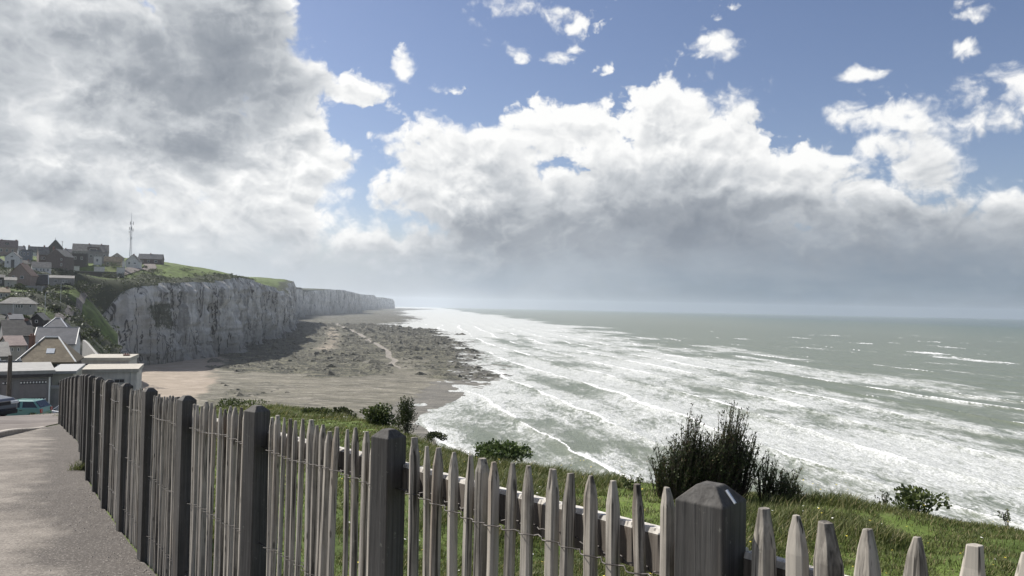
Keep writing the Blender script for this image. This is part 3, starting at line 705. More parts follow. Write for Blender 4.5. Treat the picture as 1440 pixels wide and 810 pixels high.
for dz in (.165, .60, 1.02):                       # three twisted wires
    mb = MB()
    for i in range(len(NODES)-1):
        ps = sorted([(math.hypot(p[0]-NODES[i][0], p[1]-NODES[i][1]), p) for p in pick if p[3] == i])
        a, b = NODES[i], NODES[i+1]; d = seg_dir(i if i else 1); n = np.array([d[1], -d[0]]); L = math.hypot(b[0]-a[0], b[1]-a[1])
        fine = math.hypot(a[0], a[1]) < 7
        for strand in ((0, 1) if fine else (0,)):
            pts = []; wob = random.uniform(-.012, .012)
            N = int(L/(.012 if fine else .045)); cur = 0
            for k in range(N+1):
                s = L*k/N; t = s/L; x = a[0]+(b[0]-a[0])*t; y = a[1]+(b[1]-a[1])*t
                near = min((abs(s-q[0]) for q in ps), default=1)
                on = math.exp(-(near/.026)**2)
                o = .012+(-.024 if strand == 0 else .022)*on + (.0016*math.sin(s*260+strand*PI) if on < .3 else 0)
                z = a[2]+(b[2]-a[2])*t-dz-.03+wob*math.sin(PI*t)+.006*math.sin(s*9+dz*20)+(.0016*math.cos(s*260+strand*PI) if on < .3 else 0)
                pts.append(loc((x+n[0]*o, y+n[1]*o, z)))
            mb.tube(pts, .0017 if fine else .0024, 4)
    mb.build('wire', M['wire'], fence)

# ------------------------------------------------------------------ grass on the bank
def blades(name, pts, hgt, wid, m, lean=.55, kind='stuff', parent=None, segs=True):
    n = len(pts); ang = RNG.uniform(0, 2*PI, n); la = RNG.uniform(0, 2*PI, n); ln = RNG.uniform(.1, lean, n)+.15
    wx = np.cos(ang)*wid; wy = np.sin(ang)*wid; lx = np.cos(la)*ln*hgt+.25*hgt; ly = np.sin(la)*ln*hgt+.10*hgt
    P = np.asarray(pts); z0 = np.zeros(n)
    V = np.empty((n, 5, 3))
    V[:, 0] = P-np.stack([wx, wy, z0], 1); V[:, 1] = P+np.stack([wx, wy, z0], 1)
    mid = P+np.stack([lx*.35, ly*.35, hgt*.62], 1); V[:, 2] = mid-np.stack([wx, wy, z0], 1)*.7; V[:, 3] = mid+np.stack([wx, wy, z0], 1)*.7
    V[:, 4] = P+np.stack([lx, ly, hgt], 1)
    b = (np.arange(n)*5)[:, None]
    Fc = np.concatenate([b+[0, 1, 3], b+[0, 3, 2], b+[2, 3, 4]], 0)
    o = np_mesh(name, V.reshape(-1, 3), Fc, m, parent=parent, smooth=False)
    return tag(o, kind=kind)
def scatter(n, y0, y1, dens_pow=1.6, marg=.12):
    out = []
    while len(out) < n:
        k = n*3
        u = RNG.uniform(0, 1, k); q = 1-dens_pow
        Y = (y0**q+u*(y1**q-y0**q))**(1/q)
        X = RNG.uniform(-16, 10, k)*np.where(Y < 14, 1, Y/14.0)
        ok = (X > fence_x(Y)+.10) & (X < edge_x(Y)+marg) & (X/Y < .82)
        cl = fbm(X*1.6, Y*1.6, 95, 3); ok &= RNG.uniform(0, 1, k) < .18+1.25*sstep(.28, .62, cl)
        br = np.exp(-(((X-1.6)/.8)**2+((Y-2.2)/1.0)**2)); ok &= RNG.uniform(0, 1, k) > br*.9
        out += list(zip(X[ok], Y[ok]))
    a = np.array(out[:n]); return a
def grass_field():
    a = np.concatenate([scatter(230000, 1.2, 14), scatter(110000, 12, 46, 1.3)])
    X, Y = a[:, 0], a[:, 1]; Z = land_z(X, Y); d = edge_x(Y)-X
    Z = Z-np.exp(-np.clip(d, 0, 9)/.5)*.35*(1-sstep(45, 60, Y))-.01
    tall = fbm(X*.7, Y*.7, 97, 3); h = .022+.055*RNG.uniform(.3, 1, len(X))*(.4+1.8*sstep(.48, .75, tall))+.09*np.exp(-np.clip(d, 0, 9)/.6)*RNG.uniform(0, 1, len(X))
    h = h*(1+.03*Y)
    wd = .0017+.00026*Y
    blades('grass', np.stack([X, Y, Z], 1), h, wd, M['grass'])
    # flowers in the turf: small flat heads
    for nm, m, n, sz in (('white_flowers', 'petal_white', 300, .0075), ('yellow_flowers', 'petal_yellow', 420, .007)):
        q = scatter(n, 2.5, 26, 1.2); X, Y = q[:, 0], q[:, 1]; Z = land_z(X, Y)+.05+RNG.uniform(0, .06, n)*(1+.05*Y)
        r = sz*(1+.045*Y); V = []; Fc = []
        for k in range(n):
            tl = RNG.uniform(-.4, .4, 2); b = len(V)
            V.append((X[k], Y[k], Z[k]+r[k]*.3))
            for j in range(6):
                an = j*PI/3; V.append((X[k]+r[k]*math.cos(an), Y[k]+r[k]*math.sin(an), Z[k]+r[k]*(tl[0]*math.cos(an)+tl[1]*math.sin(an))))
            for j in range(6): Fc.append((b, b+1+j, b+1+(j+1) % 6))
        tag(np_mesh(nm, np.array(V), np.array(Fc), M[m], smooth=False), kind='stuff')
    # broken chalk chips at the fence foot
    n = 1500; V = []; Fc = []
    for k in range(n):
        if k % 3 == 0: y = RNG.uniform(1.3, 3.6); x = 1.6+RNG.normal(0, .6)
        elif k % 3 == 1: y = RNG.uniform(2, 9); x = float(fence_x(y))-abs(RNG.normal(0, .22))-.04
        else: y = RNG.uniform(2, 16); x = float(fence_x(y))-RNG.uniform(0, 4)
        s = RNG.uniform(.002, .009)*(1.0 if k % 3 else 1.4)*(.55 if k % 3 == 2 else 1); z = gz(x, y)+.02; b = len(V)
        for dx, dy, dz in ((1,0,0),(0,1,.2),(-1,.1,0),(0,-1,.1),(.1,.1,.8),(0,0,-.6)):
            V.append((x+dx*s*RNG.uniform(.6, 1.3), y+dy*s*RNG.uniform(.6, 1.3), z+dz*s))
        Fc += [(b, b+1, b+4), (b+1, b+2, b+4), (b+2, b+3, b+4), (b+3, b, b+4), (b+1, b, b+5), (b+2, b+1, b+5), (b+3, b+2, b+5), (b, b+3, b+5)]
    tag(np_mesh('gravel', np.array(V), np.array(Fc), M['kerb'], smooth=False), kind='stuff')
grass_field()

# ------------------------------------------------------------------ plants on the bank
def leaf_cloud(C, A, ln, wd):
    n = len(C); A = A/np.linalg.norm(A, axis=1)[:, None]; r = RNG.normal(size=(n, 3)); B = np.cross(A, r); B /= np.linalg.norm(B, axis=1)[:, None]+1e-9
    ln = np.broadcast_to(ln, n)[:, None]; wd = np.broadcast_to(wd, n)[:, None]
    V = np.stack([C, C+A*ln*.5+B*wd, C+A*ln, C+A*ln*.5-B*wd], 1).reshape(-1, 3)
    return V, np.arange(n*4).reshape(-1, 4)
def plant_root(name, label, cat, p, group=None): return empty(name, p, random.uniform(0, 6), label, cat, group)
def shrub(name, label, cat, p, w, h, n, leaf, m, clumps=9, group=None, asp=.38, depth=None, stems=True):
    """leafy bush: stems that fork to clumps of leaves; w across, h tall"""
    o = plant_root(name, label, cat, p, group); o.rotation_euler.z = 0; dep = depth or w
    cs = []
    for k in range(clumps):
        a = random.uniform(0, 2*PI); r = math.sqrt(random.random())*.8; zz = random.uniform(.25, .86)*(1-.35*r*r)
        cs.append((math.cos(a)*r*w/2, math.sin(a)*r*dep/2, zz*h, random.uniform(.17, .30)))
    cs.append((0, 0, .55*h, .34)); C = []; 
    for (x, y, z, s) in cs:
        k = n//len(cs); q = RNG.normal(size=(k, 3)); q /= np.linalg.norm(q, axis=1)[:, None]; q *= RNG.uniform(.25, 1.12, k)[:, None]**.6
        C.append(np.array([x, y, z])+q*np.array([s*w, s*dep, s*h*1.05]))
    C = np.concatenate(C); C = C[C[:, 2] > -.05*h]; out = C-np.array([0, 0, .2*h]); A = out/np.linalg.norm(out, axis=1)[:, None]+RNG.normal(size=C.shape)*.75+np.array([0, 0, .3])
    L = leaf*RNG.uniform(.6, 1.3, len(C)); V, F4 = leaf_cloud(C, A, L, L*asp)
    np_mesh('foliage', V, F4, M[m], o, smooth=False)
    if stems:
        mb = MB()
        for (x, y, z, s) in cs: mb.tube([(x*.08, y*.08, -.15), (x*.5, y*.5, z*.5), (x, y, z)], [h*.018, h*.012, h*.005], 5)
        mb.build('stem', M['twig'], o)
    return o
def broom(name, label, cat, p, spots, group=None):
    """broom bush: sheaves of thin upright shoots set with tiny leaves"""
    o = plant_root(name, label, cat, p, group); o.rotation_euler.z = 0; mb = MB(); C = []; A = []
    for (x, y, h, spread, n) in spots:
        for k in range(n):
            hh = h*random.uniform(.55, 1.0); a = random.uniform(0, 2*PI); sp = spread*random.random()**.7
            dx, dy = math.cos(a)*sp, math.sin(a)*sp*.8; b = Vector((x+dx*.25, y+dy*.25, -.08)); pts = [b]
            for q in (.35, .7, 1.0):
                pts.append(b+Vector((dx*q+.05*h*q*q+random.uniform(-.012, .012), dy*q+random.uniform(-.012, .012), hh*(q-.18*q*q*sp/spread))))
            mb.tube(pts, [.0055, .0042, .0028, .0012], 4)
            for s in range(3):
                for j in range(15 if s else 4):
                    t = random.random(); c = pts[s].lerp(pts[s+1], t); ax = (pts[s+1]-pts[s]).normalized()
                    C.append(c); A.append(ax*.9+Vector((random.gauss(0, .5), random.gauss(0, .5), random.gauss(.1, .4))))
                if s and random.random() < .6:
                    c = pts[s].lerp(pts[s+1], random.random()); e = c+Vector((random.gauss(0, .04), random.gauss(0, .04), random.uniform(.05, .13)))
                    mb.tube([c, e], [.002, .001], 3)
                    for j in range(7): C.append(c.lerp(e, random.random())); A.append((e-c).normalized()+Vector((random.gauss(0, .5), random.gauss(0, .5), 0)))
    mb.build('stem', M['twig'], o)
    C = np.array([tuple(c) for c in C]); A = np.array([tuple(a) for a in A]); L = .034*RNG.uniform(.5, 1.2, len(C))
    V, F4 = leaf_cloud(C, A, L, L*.17); np_mesh('foliage', V, F4, M['leaf_broom'], o, smooth=False)
    return o
def spot(px, py, Y):            # ground point under this photo column at depth Y
    p = at(px, py, Y); return (p[0], p[1], gz(p[0], p[1])-.05-(.10 if Y > 15 else 0))
broom('broom_bush', 'tall dark broom bush with spiky upright shoots at the edge of the bank', 'bush', spot(998, 690, 8.9),
      [(-.40,0,.84,.30,110),(-.15,.05,.95,.30,130),(-.26,.1,1.22,.15,70),(.08,0,.98,.28,130),(.20,.05,1.34,.17,130),(.36,.1,1.0,.22,110),(-.52,.1,.66,.20,60),(-.05,.2,.92,.42,160)])
broom('broom_bush', 'low sparse broom bush at the right foot of the tall one', 'bush', spot(1098, 690, 8.9), [(0,0,.50,.17,50),(.18,.1,.38,.15,34),(-.18,.05,.66,.15,44)])
def seedling(name, label, p, h, n, m='leaf_mid', leaf=.05):
    o = plant_root(name, label, 'plant', p); mb = MB(); C = []; A = []
    for k in range(n):
        a = random.uniform(0, 2*PI); r = random.uniform(.1, .7)*h; e = Vector((math.cos(a)*r, math.sin(a)*r, h*random.uniform(.6, 1)))
        mb.tube([(0, 0, -.1), e*.55+Vector((0, 0, .06)), e], [.004, .003, .0015], 4)
        for j in range(22): 
            t = random.uniform(.3, 1); C.append(tuple(e*t)); A.append((random.gauss(0, 1), random.gauss(0, 1), random.gauss(.6, .5)))
    mb.build('stem', M['twig'], o); C = np.array(C); A = np.array(A); L = leaf*RNG.uniform(.5, 1.1, len(C)); V, F4 = leaf_cloud(C, A, L, L*.24); np_mesh('foliage', V, F4, M[m], o, smooth=False)
seedling('seedling', 'small leafy plant in the grass left of the tall broom bush', spot(886, 670, 9.6), .24, 9)
def tuft(name, label, p, h, n, *_):
    q = np.array(p)[None]+np.stack([RNG.normal(0, .045, 130), RNG.normal(0, .06, 130), np.zeros(130)], 1)
    o = blades(name, q, h*RNG.uniform(.5, 1.1, 130)*1.2, np.full(130, .0035), M['grass'], lean=.8, kind=None); tag(o, label, 'grass tuft')
shrub('bramble', 'low bramble bush with broad leaves on the bank edge at far right', 'bush', spot(1293, 712, 8.3), .62, .30, 620, .048, 'leaf_mid', 8)
seedling('seedling', 'thin straggly twig plant leaning left of the low bramble bush', spot(1243, 705, 8.6), .26, 6, 'leaf_dark', .038)
seedling('seedling', 'wispy dry weed on the bank edge at the right end of the photo', spot(1418, 728, 8.05), .16, 6, 'leaf_mid', .03)
shrub('leafy_mound', 'bright green leafy mound at the tip of the grass bank', 'bush', spot(700, 652, 13.2), .95, .42, 2600, .055, 'leaf_bramble', 14, asp=.42)
shrub('shrub', 'slim upright dark shrub on the bank rim before the wet rocks', 'bush', spot(573, 601, 21.5), .62, 1.0, 1800, .075, 'leaf_dark', 12, asp=.2)
shrub('shrub', 'rounded green shrub left of the slim upright shrub', 'bush', spot(528, 600, 24), 1.0, .62, 1900, .085, 'leaf_mid', 12)
shrub('shrub', 'low dark shrub next to the rounded one, nearer the sand', 'bush', spot(478, 594, 27), 1.1, .50, 1700, .09, 'leaf_dark', 12)
shrub('shrub', 'broad low shrub in the grass behind the second nearest post', 'bush', spot(446, 585, 30), 1.0, .36, 1300, .09, 'leaf_mid', 10)
shrub('shrub', 'tiny dark shrub on the rim right of the slim upright shrub', 'bush', spot(613, 606, 19.5), .5, .24, 700, .05, 'leaf_dark', 8)
shrub('shrub', 'grey brown dry shrub at the far end of the bank above the sand', 'bush', spot(343, 577, 46), 3.0, .7, 1100, .14, 'leaf_mid', 10)
tuft('grass_tuft', 'small grass tuft growing at a post foot on the promenade side', (POST[9][0]-.05, POST[9][1]-.10, gz(POST[9][0]-.05, POST[9][1])), .15, 12, 'leaf_mid', .05)

# scrub that covers the shoulders of the hill: low leafy clumps nobody could count
def hill_scrub():
    P = SCRUB; w = np.clip(P[:, 3], 0, 1)*P[:, 4]; n = 2600; k = RNG.choice(len(P), n, p=w/w.sum()); C = []; A = []; L = []
    for i in k:
        r = RNG.uniform(.5, 1.5); q = RNG.normal(size=(16, 3)); q /= np.linalg.norm(q, axis=1)[:, None]; q[:, 2] = np.abs(q[:, 2])*.8
        C.append(P[i, :3]+np.array([RNG.uniform(-2, 2), RNG.uniform(-1.2, 1.2), -.15])+q*r*np.array([1, 1, .75])); A.append(q+RNG.normal(size=(16, 3))*.7); L.append(np.full(16, r*.62))
    C = np.concatenate(C); A = np.concatenate(A); L = np.concatenate(L)*RNG.uniform(.6, 1.2, len(C)); V, F4 = leaf_cloud(C, A, L, L*.45)
    tag(np_mesh('scrub', V, F4, M['leaf_scrub'], smooth=False), kind='stuff')
hill_scrub()
# ------------------------------------------------------------------ buildings
def px_frame(x0, x1, yb, Y):
    xc = (x0+x1)/2; p = at(xc, yb, Y); phi = math.atan2(p[0], p[1]); return xc, p, phi, Y/1080.0
def add_window(par, x, z, w, h, y, m='trim_white', name='window', bars=True):
    t = .05+w*.03; fr = MB(); fr.box(x-w/2, x-w/2+t, y-.08, y+.02, z, z+h).box(x+w/2-t, x+w/2, y-.08, y+.02, z, z+h)
    fr.box(x-w/2+t, x+w/2-t, y-.08, y+.02, z, z+t).box(x-w/2+t, x+w/2-t, y-.08, y+.02, z+h-t, z+h)
    if bars and w > .7: fr.box(x-.03, x+.03, y-.07, y+.0, z+t, z+h-t)
    o = fr.build(name, M[m], par); MB().box(x-w/2+t*.6, x+w/2-t*.6, y-.045, y+.01, z+t*.6, z+h-t*.6).build('pane', M['pane'], o); return o
def building(label, x0, x1, yr, ye, yb, Y, depth, kind, wall, roof, turn=0, wins=(), chims=(), name='house', cat='house', group=None, doors=(), trim=None, base=5.0, rooflight=None, win_mat='trim_white'):
    xc, p, phi, k = px_frame(x0, x1, yb, Y); cs = math.cos(phi)
    w = (x1-x0)*k*cs; hw = (yb-ye)*k; hr = (yb-yr)*k
    o = empty(name, tuple(p), -phi+rad(turn), label, cat, group)
    X = lambda px: (px-xc)*k*cs
    Zp = lambda py: (yb-py)*k
    mb = MB()
    if kind == 'gable':
        mb.prism([(-w/2, -base), (w/2, -base), (w/2, hw), (0, hr-.05), (-w/2, hw)], 0, depth)
    elif kind == 'eave':
        n = len(mb.v); q = [(-base), hw]
        pts = [(0, -base), (depth, -base), (depth, hw), (depth/2, hr-.05), (0, hw)]
        mb.add([(-w/2, a, b) for a, b in pts]+[(w/2, a, b) for a, b in pts], [(4,3,2,1,0), (5,6,7,8,9)]+[(i, (i+1) % 5, (i+1) % 5+5, i+5) for i in range(5)])
    else: mb.box(-w/2, w/2, 0, depth, -base, hw)
    mb.build('wall', M[wall], o)
    ov, t = .35, .16; rb = MB()
    if kind == 'gable':
        s = (hr-hw)/(w/2); e = w/2+ov
        rb.prism([(-e, hw-ov*s), (0, hr), (e, hw-ov*s), (e, hw-ov*s+t), (0, hr+t*1.2), (-e, hw-ov*s+t)], -.3, depth+.3)
    elif kind == 'eave':
        s = (hr-hw)/(depth/2); pts = [(-ov, hw-ov*s), (depth/2, hr), (depth+ov, hw-ov*s), (depth+ov, hw-ov*s+t), (depth/2, hr+t*1.2), (-ov, hw-ov*s+t)]
        rb.add([(-w/2-.2, a, b) for a, b in pts]+[(w/2+.2, a, b) for a, b in pts], [(0,1,2,3,4,5), (11,10,9,8,7,6)]+[(i, i+6, (i+1) % 6+6, (i+1) % 6) for i in range(6)])
    elif kind == 'hip':
        rl = getattr(building, 'ridge', .35)*w/2; a = w/2+ov; b0, b1 = -ov, depth+ov
        rb.add([(-a, b0, hw), (a, b0, hw), (a, b1, hw), (-a, b1, hw), (-rl, depth/2, hr), (rl, depth/2, hr), (-a, b0, hw-.15), (a, b0, hw-.15), (a, b1, hw-.15), (-a, b1, hw-.15)],
               [(0,1,5,4), (1,2,5), (2,3,4,5), (3,0,4), (6,7,1,0), (7,8,2,1), (8,9,3,2), (9,6,0,3), (9,8,7,6)])
    elif kind == 'mansard':
        i = min(1.2, w*.1); a = w/2+.15
        rb.rings([[(-a, -.15, hw), (a, -.15, hw), (a, depth+.15, hw), (-a, depth+.15, hw)], [(-a+i, i, hr-.5), (a-i, i, hr-.5), (a-i, depth-i, hr-.5), (-a+i, depth-i, hr-.5)], [(-a+i*2, depth*.4, hr), (a-i*2, depth*.4, hr), (a-i*2, depth*.6, hr), (-a+i*2, depth*.6, hr)]])
    else:
        rb.box(-w/2-.25, w/2+.25, -.25, depth+.25, hw, max(hr, hw+.2))
    ro = rb.build('roof', M[roof], o)
    if trim:
        tb = MB()
        if kind == 'hip':
            rl = getattr(building, 'ridge', .35)*w/2; a = w/2+ov
            tb.tube([(-rl, depth/2, hr+.03), (rl, depth/2, hr+.03)], .11, 6); tb.tube([(rl, depth/2, hr+.03), (a, -ov, hw+.05)], .11, 6); tb.tube([(-rl, depth/2, hr+.03), (-a, -ov, hw+.05)], .07, 6)
        elif kind == 'eave':
            tb.tube([(-w/2-.2, depth/2, hr+t), (w/2+.2, depth/2, hr+t)], .10, 6)
            s = (hr-hw)/(depth/2)
            for sx in (-1, 1): tb.tube([(sx*(w/2+.22), -ov, hw-ov*s+t*.6), (sx*(w/2+.22), depth/2, hr+t*.6)], .13, 5)
        elif kind == 'gable':
            s = (hr-hw)/(w/2)
            for sx in (-1, 1): tb.tube([(sx*(w/2+ov), -.33, hw-ov*s+t*.6), (0, -.33, hr+t*.6)], .12, 5)
        tb.build('ridge_trim', M[trim], ro)
    if rooflight:
        px, py = rooflight; f = (Zp(py)-hw)/(hr-hw); y = -ov+(depth/2+ov)*f; s = (hr-hw)/(depth/2+ov); xx = X(px)
        MB().add([(xx-.5, y-.45, Zp(py)-.45*s+.06), (xx+.5, y-.45, Zp(py)-.45*s+.06), (xx+.5, y+.45, Zp(py)+.45*s+.06), (xx-.5, y+.45, Zp(py)+.45*s+.06),
                  (xx-.5, y-.45, Zp(py)-.45*s-.1), (xx+.5, y-.45, Zp(py)-.45*s-.1), (xx+.5, y+.45, Zp(py)+.45*s-.1), (xx-.5, y+.45, Zp(py)+.45*s-.1)],
                 [(0,1,2,3), (0,4,5,1), (1,5,6,2), (2,6,7,3), (3,7,4,0)]).build('roof_window', M['lamp_clear'], ro)
    for (px, top, cw) in chims:
        x = X(px); zt = Zp(top); y = depth/2 if kind in ('eave', 'hip', 'mansard') else depth*.5
        cb = MB().box(x-cw/2, x+cw/2, y-.35, y+.35, min(hw, zt-2.2), zt-.25).box(x-cw/2-.07, x+cw/2+.07, y-.42, y+.42, zt-.25, zt-.12)
        cb.cyl((x-cw*.2, y, zt), (0,0,1), .11, .26, 8).cyl((x+cw*.2, y, zt), (0,0,1), .11, .26, 8)
        cb.build('chimney', M['chimney_brick'], ro)
    for r in wins:
        a, b, c, d = r[:4]; add_window(o, X((a+b)/2), Zp(d), abs(X(b)-X(a)), Zp(c)-Zp(d), -.0, win_mat)
    for (a, b, c) in doors:
        MB().box(X(a), X(b), -.05, .05, -.2, Zp(c)).build('door', M['door_dark'], o)
    return o, w, X, Zp
G1 = 'houses of the village on the hillside'
B = building
def dormer(o, X, Zp, px0, px1, py0, py1, y, mw, mr):
    d = MB().box(X(px0), X(px1), y, y+2.6, Zp(py1), Zp(py0)).build('dormer', M[mw], o)
    MB().box(X(px0)-.15, X(px1)+.15, y-.2, y+2.7, Zp(py0), Zp(py0)+.18).build('dormer_roof', M[mr], d)
    add_window(d, (X(px0)+X(px1))/2, Zp(py1)+.3, max(.6, (X(px1)-X(px0))*.6), (Zp(py0)-Zp(py1))*.6, y, bars=False)
# ---- upper rows, left to right
o, w, X, Zp = B('large house with a pinkish brown roof at the top left of the hill', -14, 25, 337, 347, 360, 520, 9, 'eave', 'wall_pink', 'roof_red', 0, [(0,3,350,354),(8,11,350,354),(16,19,350,354)], [(22.5,335.5,1.1),(2,336,.9)], group=G1)
dormer(o, X, Zp, 7, 12, 341, 346, 1.2, 'wall_dark', 'roof_dark')
B('narrow dark blue roofed house right of the pinkish one', 26, 36, 346, 352, 362, 505, 8, 'eave', 'wall_slate', 'roof_slate', 6, [(29,31.5,354,358)], [(34,344.5,.8)], group=G1)
B('slate clad block in front of the dark blue roofed house', 30, 43, 351, 352, 367, 470, 8, 'flat', 'wall_slate', 'roof_slate', -8, [(32.5,35,355,359),(38,40.5,355,359)], group=G1)
B('white gabled house with a wide dark opening on the left slope', 6, 27, 354, 361.5, 379, 430, 9, 'gable', 'wall_white', 'roof_grey', -10, [(14,18,359.5,362),(9,12,367,371)], [], doors=[(15,20,365)], group=G1)
B('pale grey roofed house below the skyline, left of the big gabled house', 40, 58, 346.5, 354.5, 362, 530, 8, 'eave', 'wall_white', 'roof_grey', 4, [(44,46.5,356,359),(51,53.5,356,359)], [(41,344.5,.9)], group=G1)
o, w, X, Zp = B('tall dark steep gabled house whose pointed top stands on the skyline', 67, 87, 337, 348, 366, 560, 9, 'gable', 'wall_dark', 'roof_slate', -6, [(74,77,352,356)], [], group=G1)
MB().tube([(0, 0, (366-337)*560/1080-.1), (0, 0, (366-334)*560/1080)], .12, 6).build('finial', M['steel_dark'], o)
B('side wing with a pale roof left of the big brown gable', 54, 69, 347, 357.5, 377, 455, 8, 'eave', 'wall_brown', 'roof_grey', 8, [(60,63,361,365),(57,59,361,365)], [(63,344.5,.8)], group=G1)
B('big brown gabled house with a pale grey roof in the middle of the village', 64, 91, 350, 360, 379, 448, 13, 'gable', 'wall_brown', 'roof_grey', -24, [(85.5,88,363,366),(85.5,88,370,374)], [(66,345.5,.8)], group=G1)
B('small grey house squeezed between the big gable and the long terrace', 90, 101, 350, 355, 366, 540, 7, 'eave', 'wall_grey', 'roof_slate', 0, [(94,96,357,361)], [(92,348.5,.8)], group=G1)
o, w, X, Zp = B('long grey roofed terrace with a brown middle on the skyline', 101, 152, 343, 353.5, 371, 525, 11, 'eave', 'wall_grey', 'roof_grey', -3, [(104,107,356,360),(112,115,356,360),(145,148,357,361),(126,129,358,362),(134,137,358,362)], [(124,341.5,.8),(141.5,341.5,.9)], group=G1)
dormer(o, X, Zp, 122, 139, 347.5, 354, 1.0, 'wall_brown', 'roof_dark')
B('dark brown flat roofed house in front of the long terrace', 101, 122, 355.5, 357, 376, 498, 9, 'flat', 'wall_dark', 'roof_grey', -4, [(104,107,361,365),(113,116,361,365)], group=G1)
B('little white flat annex right of the dark brown house', 131.5, 143, 360, 361, 373, 508, 5, 'flat', 'wall_white', 'trim_grey', 0, [(135,138,364,368)], group=G1)
B('tan house with a low pale roof and rounded gable below the mast', 155, 173, 356, 362, 376, 532, 8, 'gable', 'wall_cream', 'roof_grey', -6, [(158.5,161.5,360,363.5),(165,168,360,363.5)], [], group=G1)
B('long low tan roofed shed before the rounded gable house', 146, 170, 361, 367.5, 374, 516, 6, 'eave', 'wall_tan', 'roof_brown', -6, [(150,153,369,372)], group=G1)
B('bright white gabled house right at the foot of the radio mast', 176, 195.5, 358.5, 367, 377.5, 520, 8, 'gable', 'wall_white', 'roof_grey', -14, [(180,182.5,368,372),(187.5,191.5,369,371)], [(185.5,356.5,.8)], group=G1)
B('long dark navy roofed house alone at the right end of the hilltop', 193.5, 228, 357, 364, 373, 575, 9, 'eave', 'wall_brown', 'roof_slate', -10, [(198,201,366,369),(207,210,366,369),(217,221,366,369)], [(210,355.5,.8)], group=G1)
# ---- middle rows
B('grey roofed low white house with a row of dark windows under the big gable', 45, 72, 368.5, 376, 384, 420, 7, 'eave', 'wall_white', 'roof_grey', 4, [(49.5,52.5,377.5,381.5),(56,58.5,377.5,381.5),(60,62.5,377.5,381.5),(66,68.5,377.5,381.5)], group=G1)
B('orange tiled gabled house on the left slope', 11, 43, 371, 386.5, 404, 340, 11, 'gable', 'wall_pink', 'roof_orange', -16, [(16,20,388,393),(28,33,388,392)], [(25,369,.8)], group=G1)
B('pale low annex in front of the orange tiled house', 6, 23, 390, 394, 407, 312, 6, 'eave', 'wall_cream', 'roof_grey', 0, [(10,13,397,401)], group=G1)
B('dark low house at the left frame edge beside the pale annex', -16, 6, 386, 390, 405, 325, 6, 'eave', 'wall_dark', 'roof_dark', 0, [(-2,2,394,398)], group=G1)
B('dark roofed house with white bargeboards below the orange house', 47, 67, 386, 399, 410, 350, 8, 'eave', 'wall_brown', 'roof_dark', 2, [(52,55,402,406),(60,63,402,406)], [], trim='trim_white', group=G1)
B('low pale flat roofed garage in front of the white bargeboards', 33, 58, 402, 404, 414, 315, 8, 'flat', 'wall_grey', 'concrete', -4, doors=[(40,48,407)], name='garage', cat='garage')
B('grey bungalow with three dark windows behind a clipped hedge', 69, 104, 387.5, 391, 401.5, 372, 8, 'eave', 'wall_grey', 'roof_grey', -2, [(76,80,394,398),(88,90.5,394,398),(91.5,94,394,398)], group=G1)
B('small grey gabled house at the left frame edge under the pinkish house', -14, 4, 361, 367, 376, 465, 8, 'gable', 'wall_grey', 'roof_slate', -8, [(-6,-3,367,371)], [], group=G1)
B('dark house between the white gabled house and the grey roofed low house', 27, 43, 366, 371, 381, 458, 7, 'eave', 'wall_brown', 'roof_dark', 3, [(30,32.5,373,377),(37,39.5,373,377)], [(40,364,.8)], group=G1)
B('little cream house behind the roof of the hip roofed bungalow', -6, 14, 405, 411, 421, 268, 7, 'eave', 'wall_cream', 'roof_brown', 6, [(0,3,413,417),(7,10,413,417)], [(11,403,.7)], group=G1)
B('small slate roofed house below the bungalow lawn at the left', 14, 33, 443, 449, 459, 192, 7, 'eave', 'wall_grey', 'roof_slate', 8, [(18,21,451,455),(26,29,451,455)], [(16,441,.7)])
B('dark gabled house below the lawn, beside the foot of the stepped path', 42, 60, 441, 449, 460, 200, 7, 'gable', 'wall_dark', 'roof_grey', -12, [(49,53,450,454)], [])
building.ridge = .5
B('pale hip roofed bungalow above a bright lawn at lower left', -1, 50, 418, 427, 440, 228, 9, 'hip', 'wall_cream', 'roof_grey', -4, [(21.5,24,428,433),(25,28,428,433),(29,32,428,433),(41,44,428,432)], group=G1)
# ---- valley
building.ridge = .22
B('dark slate hipped house with pale ridge at the foot of the slope', 60, 94, 448, 463, 476, 165, 9, 'hip', 'wall_slate', 'roof_slate', -6, [(66,69,467,472)], trim='zinc')
B('long dark slate roofed house with a white gable wall', 47, 105, 463, 484, 500, 140, 11, 'eave', 'wall_white', 'roof_slate', -6, [(88,92,486,493),(95,99,486,493)], [(86,481,.7)], trim='trim_grey')
B('dark slate roofed house at the left behind the pink roofed shops', 5, 46, 452, 472, 484, 172, 10, 'eave', 'wall_grey', 'roof_dark', 6, [(12,15,475,480)], [(40,449,.8)])
B('white walled house with a pinkish roof left of the brown hipped roof', 11, 36, 475, 486, 505, 126, 8, 'eave', 'wall_cream', 'roof_red', 10, [(15,18,489,494),(24,27,489,494)], [(17,481,.7)])
building.ridge = .26
o, w, X, Zp = B('brown hipped roof house with pale ridge and one skylight', 24, 103, 476.5, 509.5, 532, 106, 9, 'hip', 'wall_dark', 'roof_brown', -8, [(56,59,513,521),(80,84,513,521),(34,38,513,521)], [(35,472.5,.7)], trim='trim_white', rooflight=(67,495))
B('grey roofed house with an arched white window at the left frame edge', -34, 12, 486, 502, 530, 84, 8, 'eave', 'wall_grey', 'roof_grey', 4, [(-2,1,507,520),(3,7.5,507,520)])
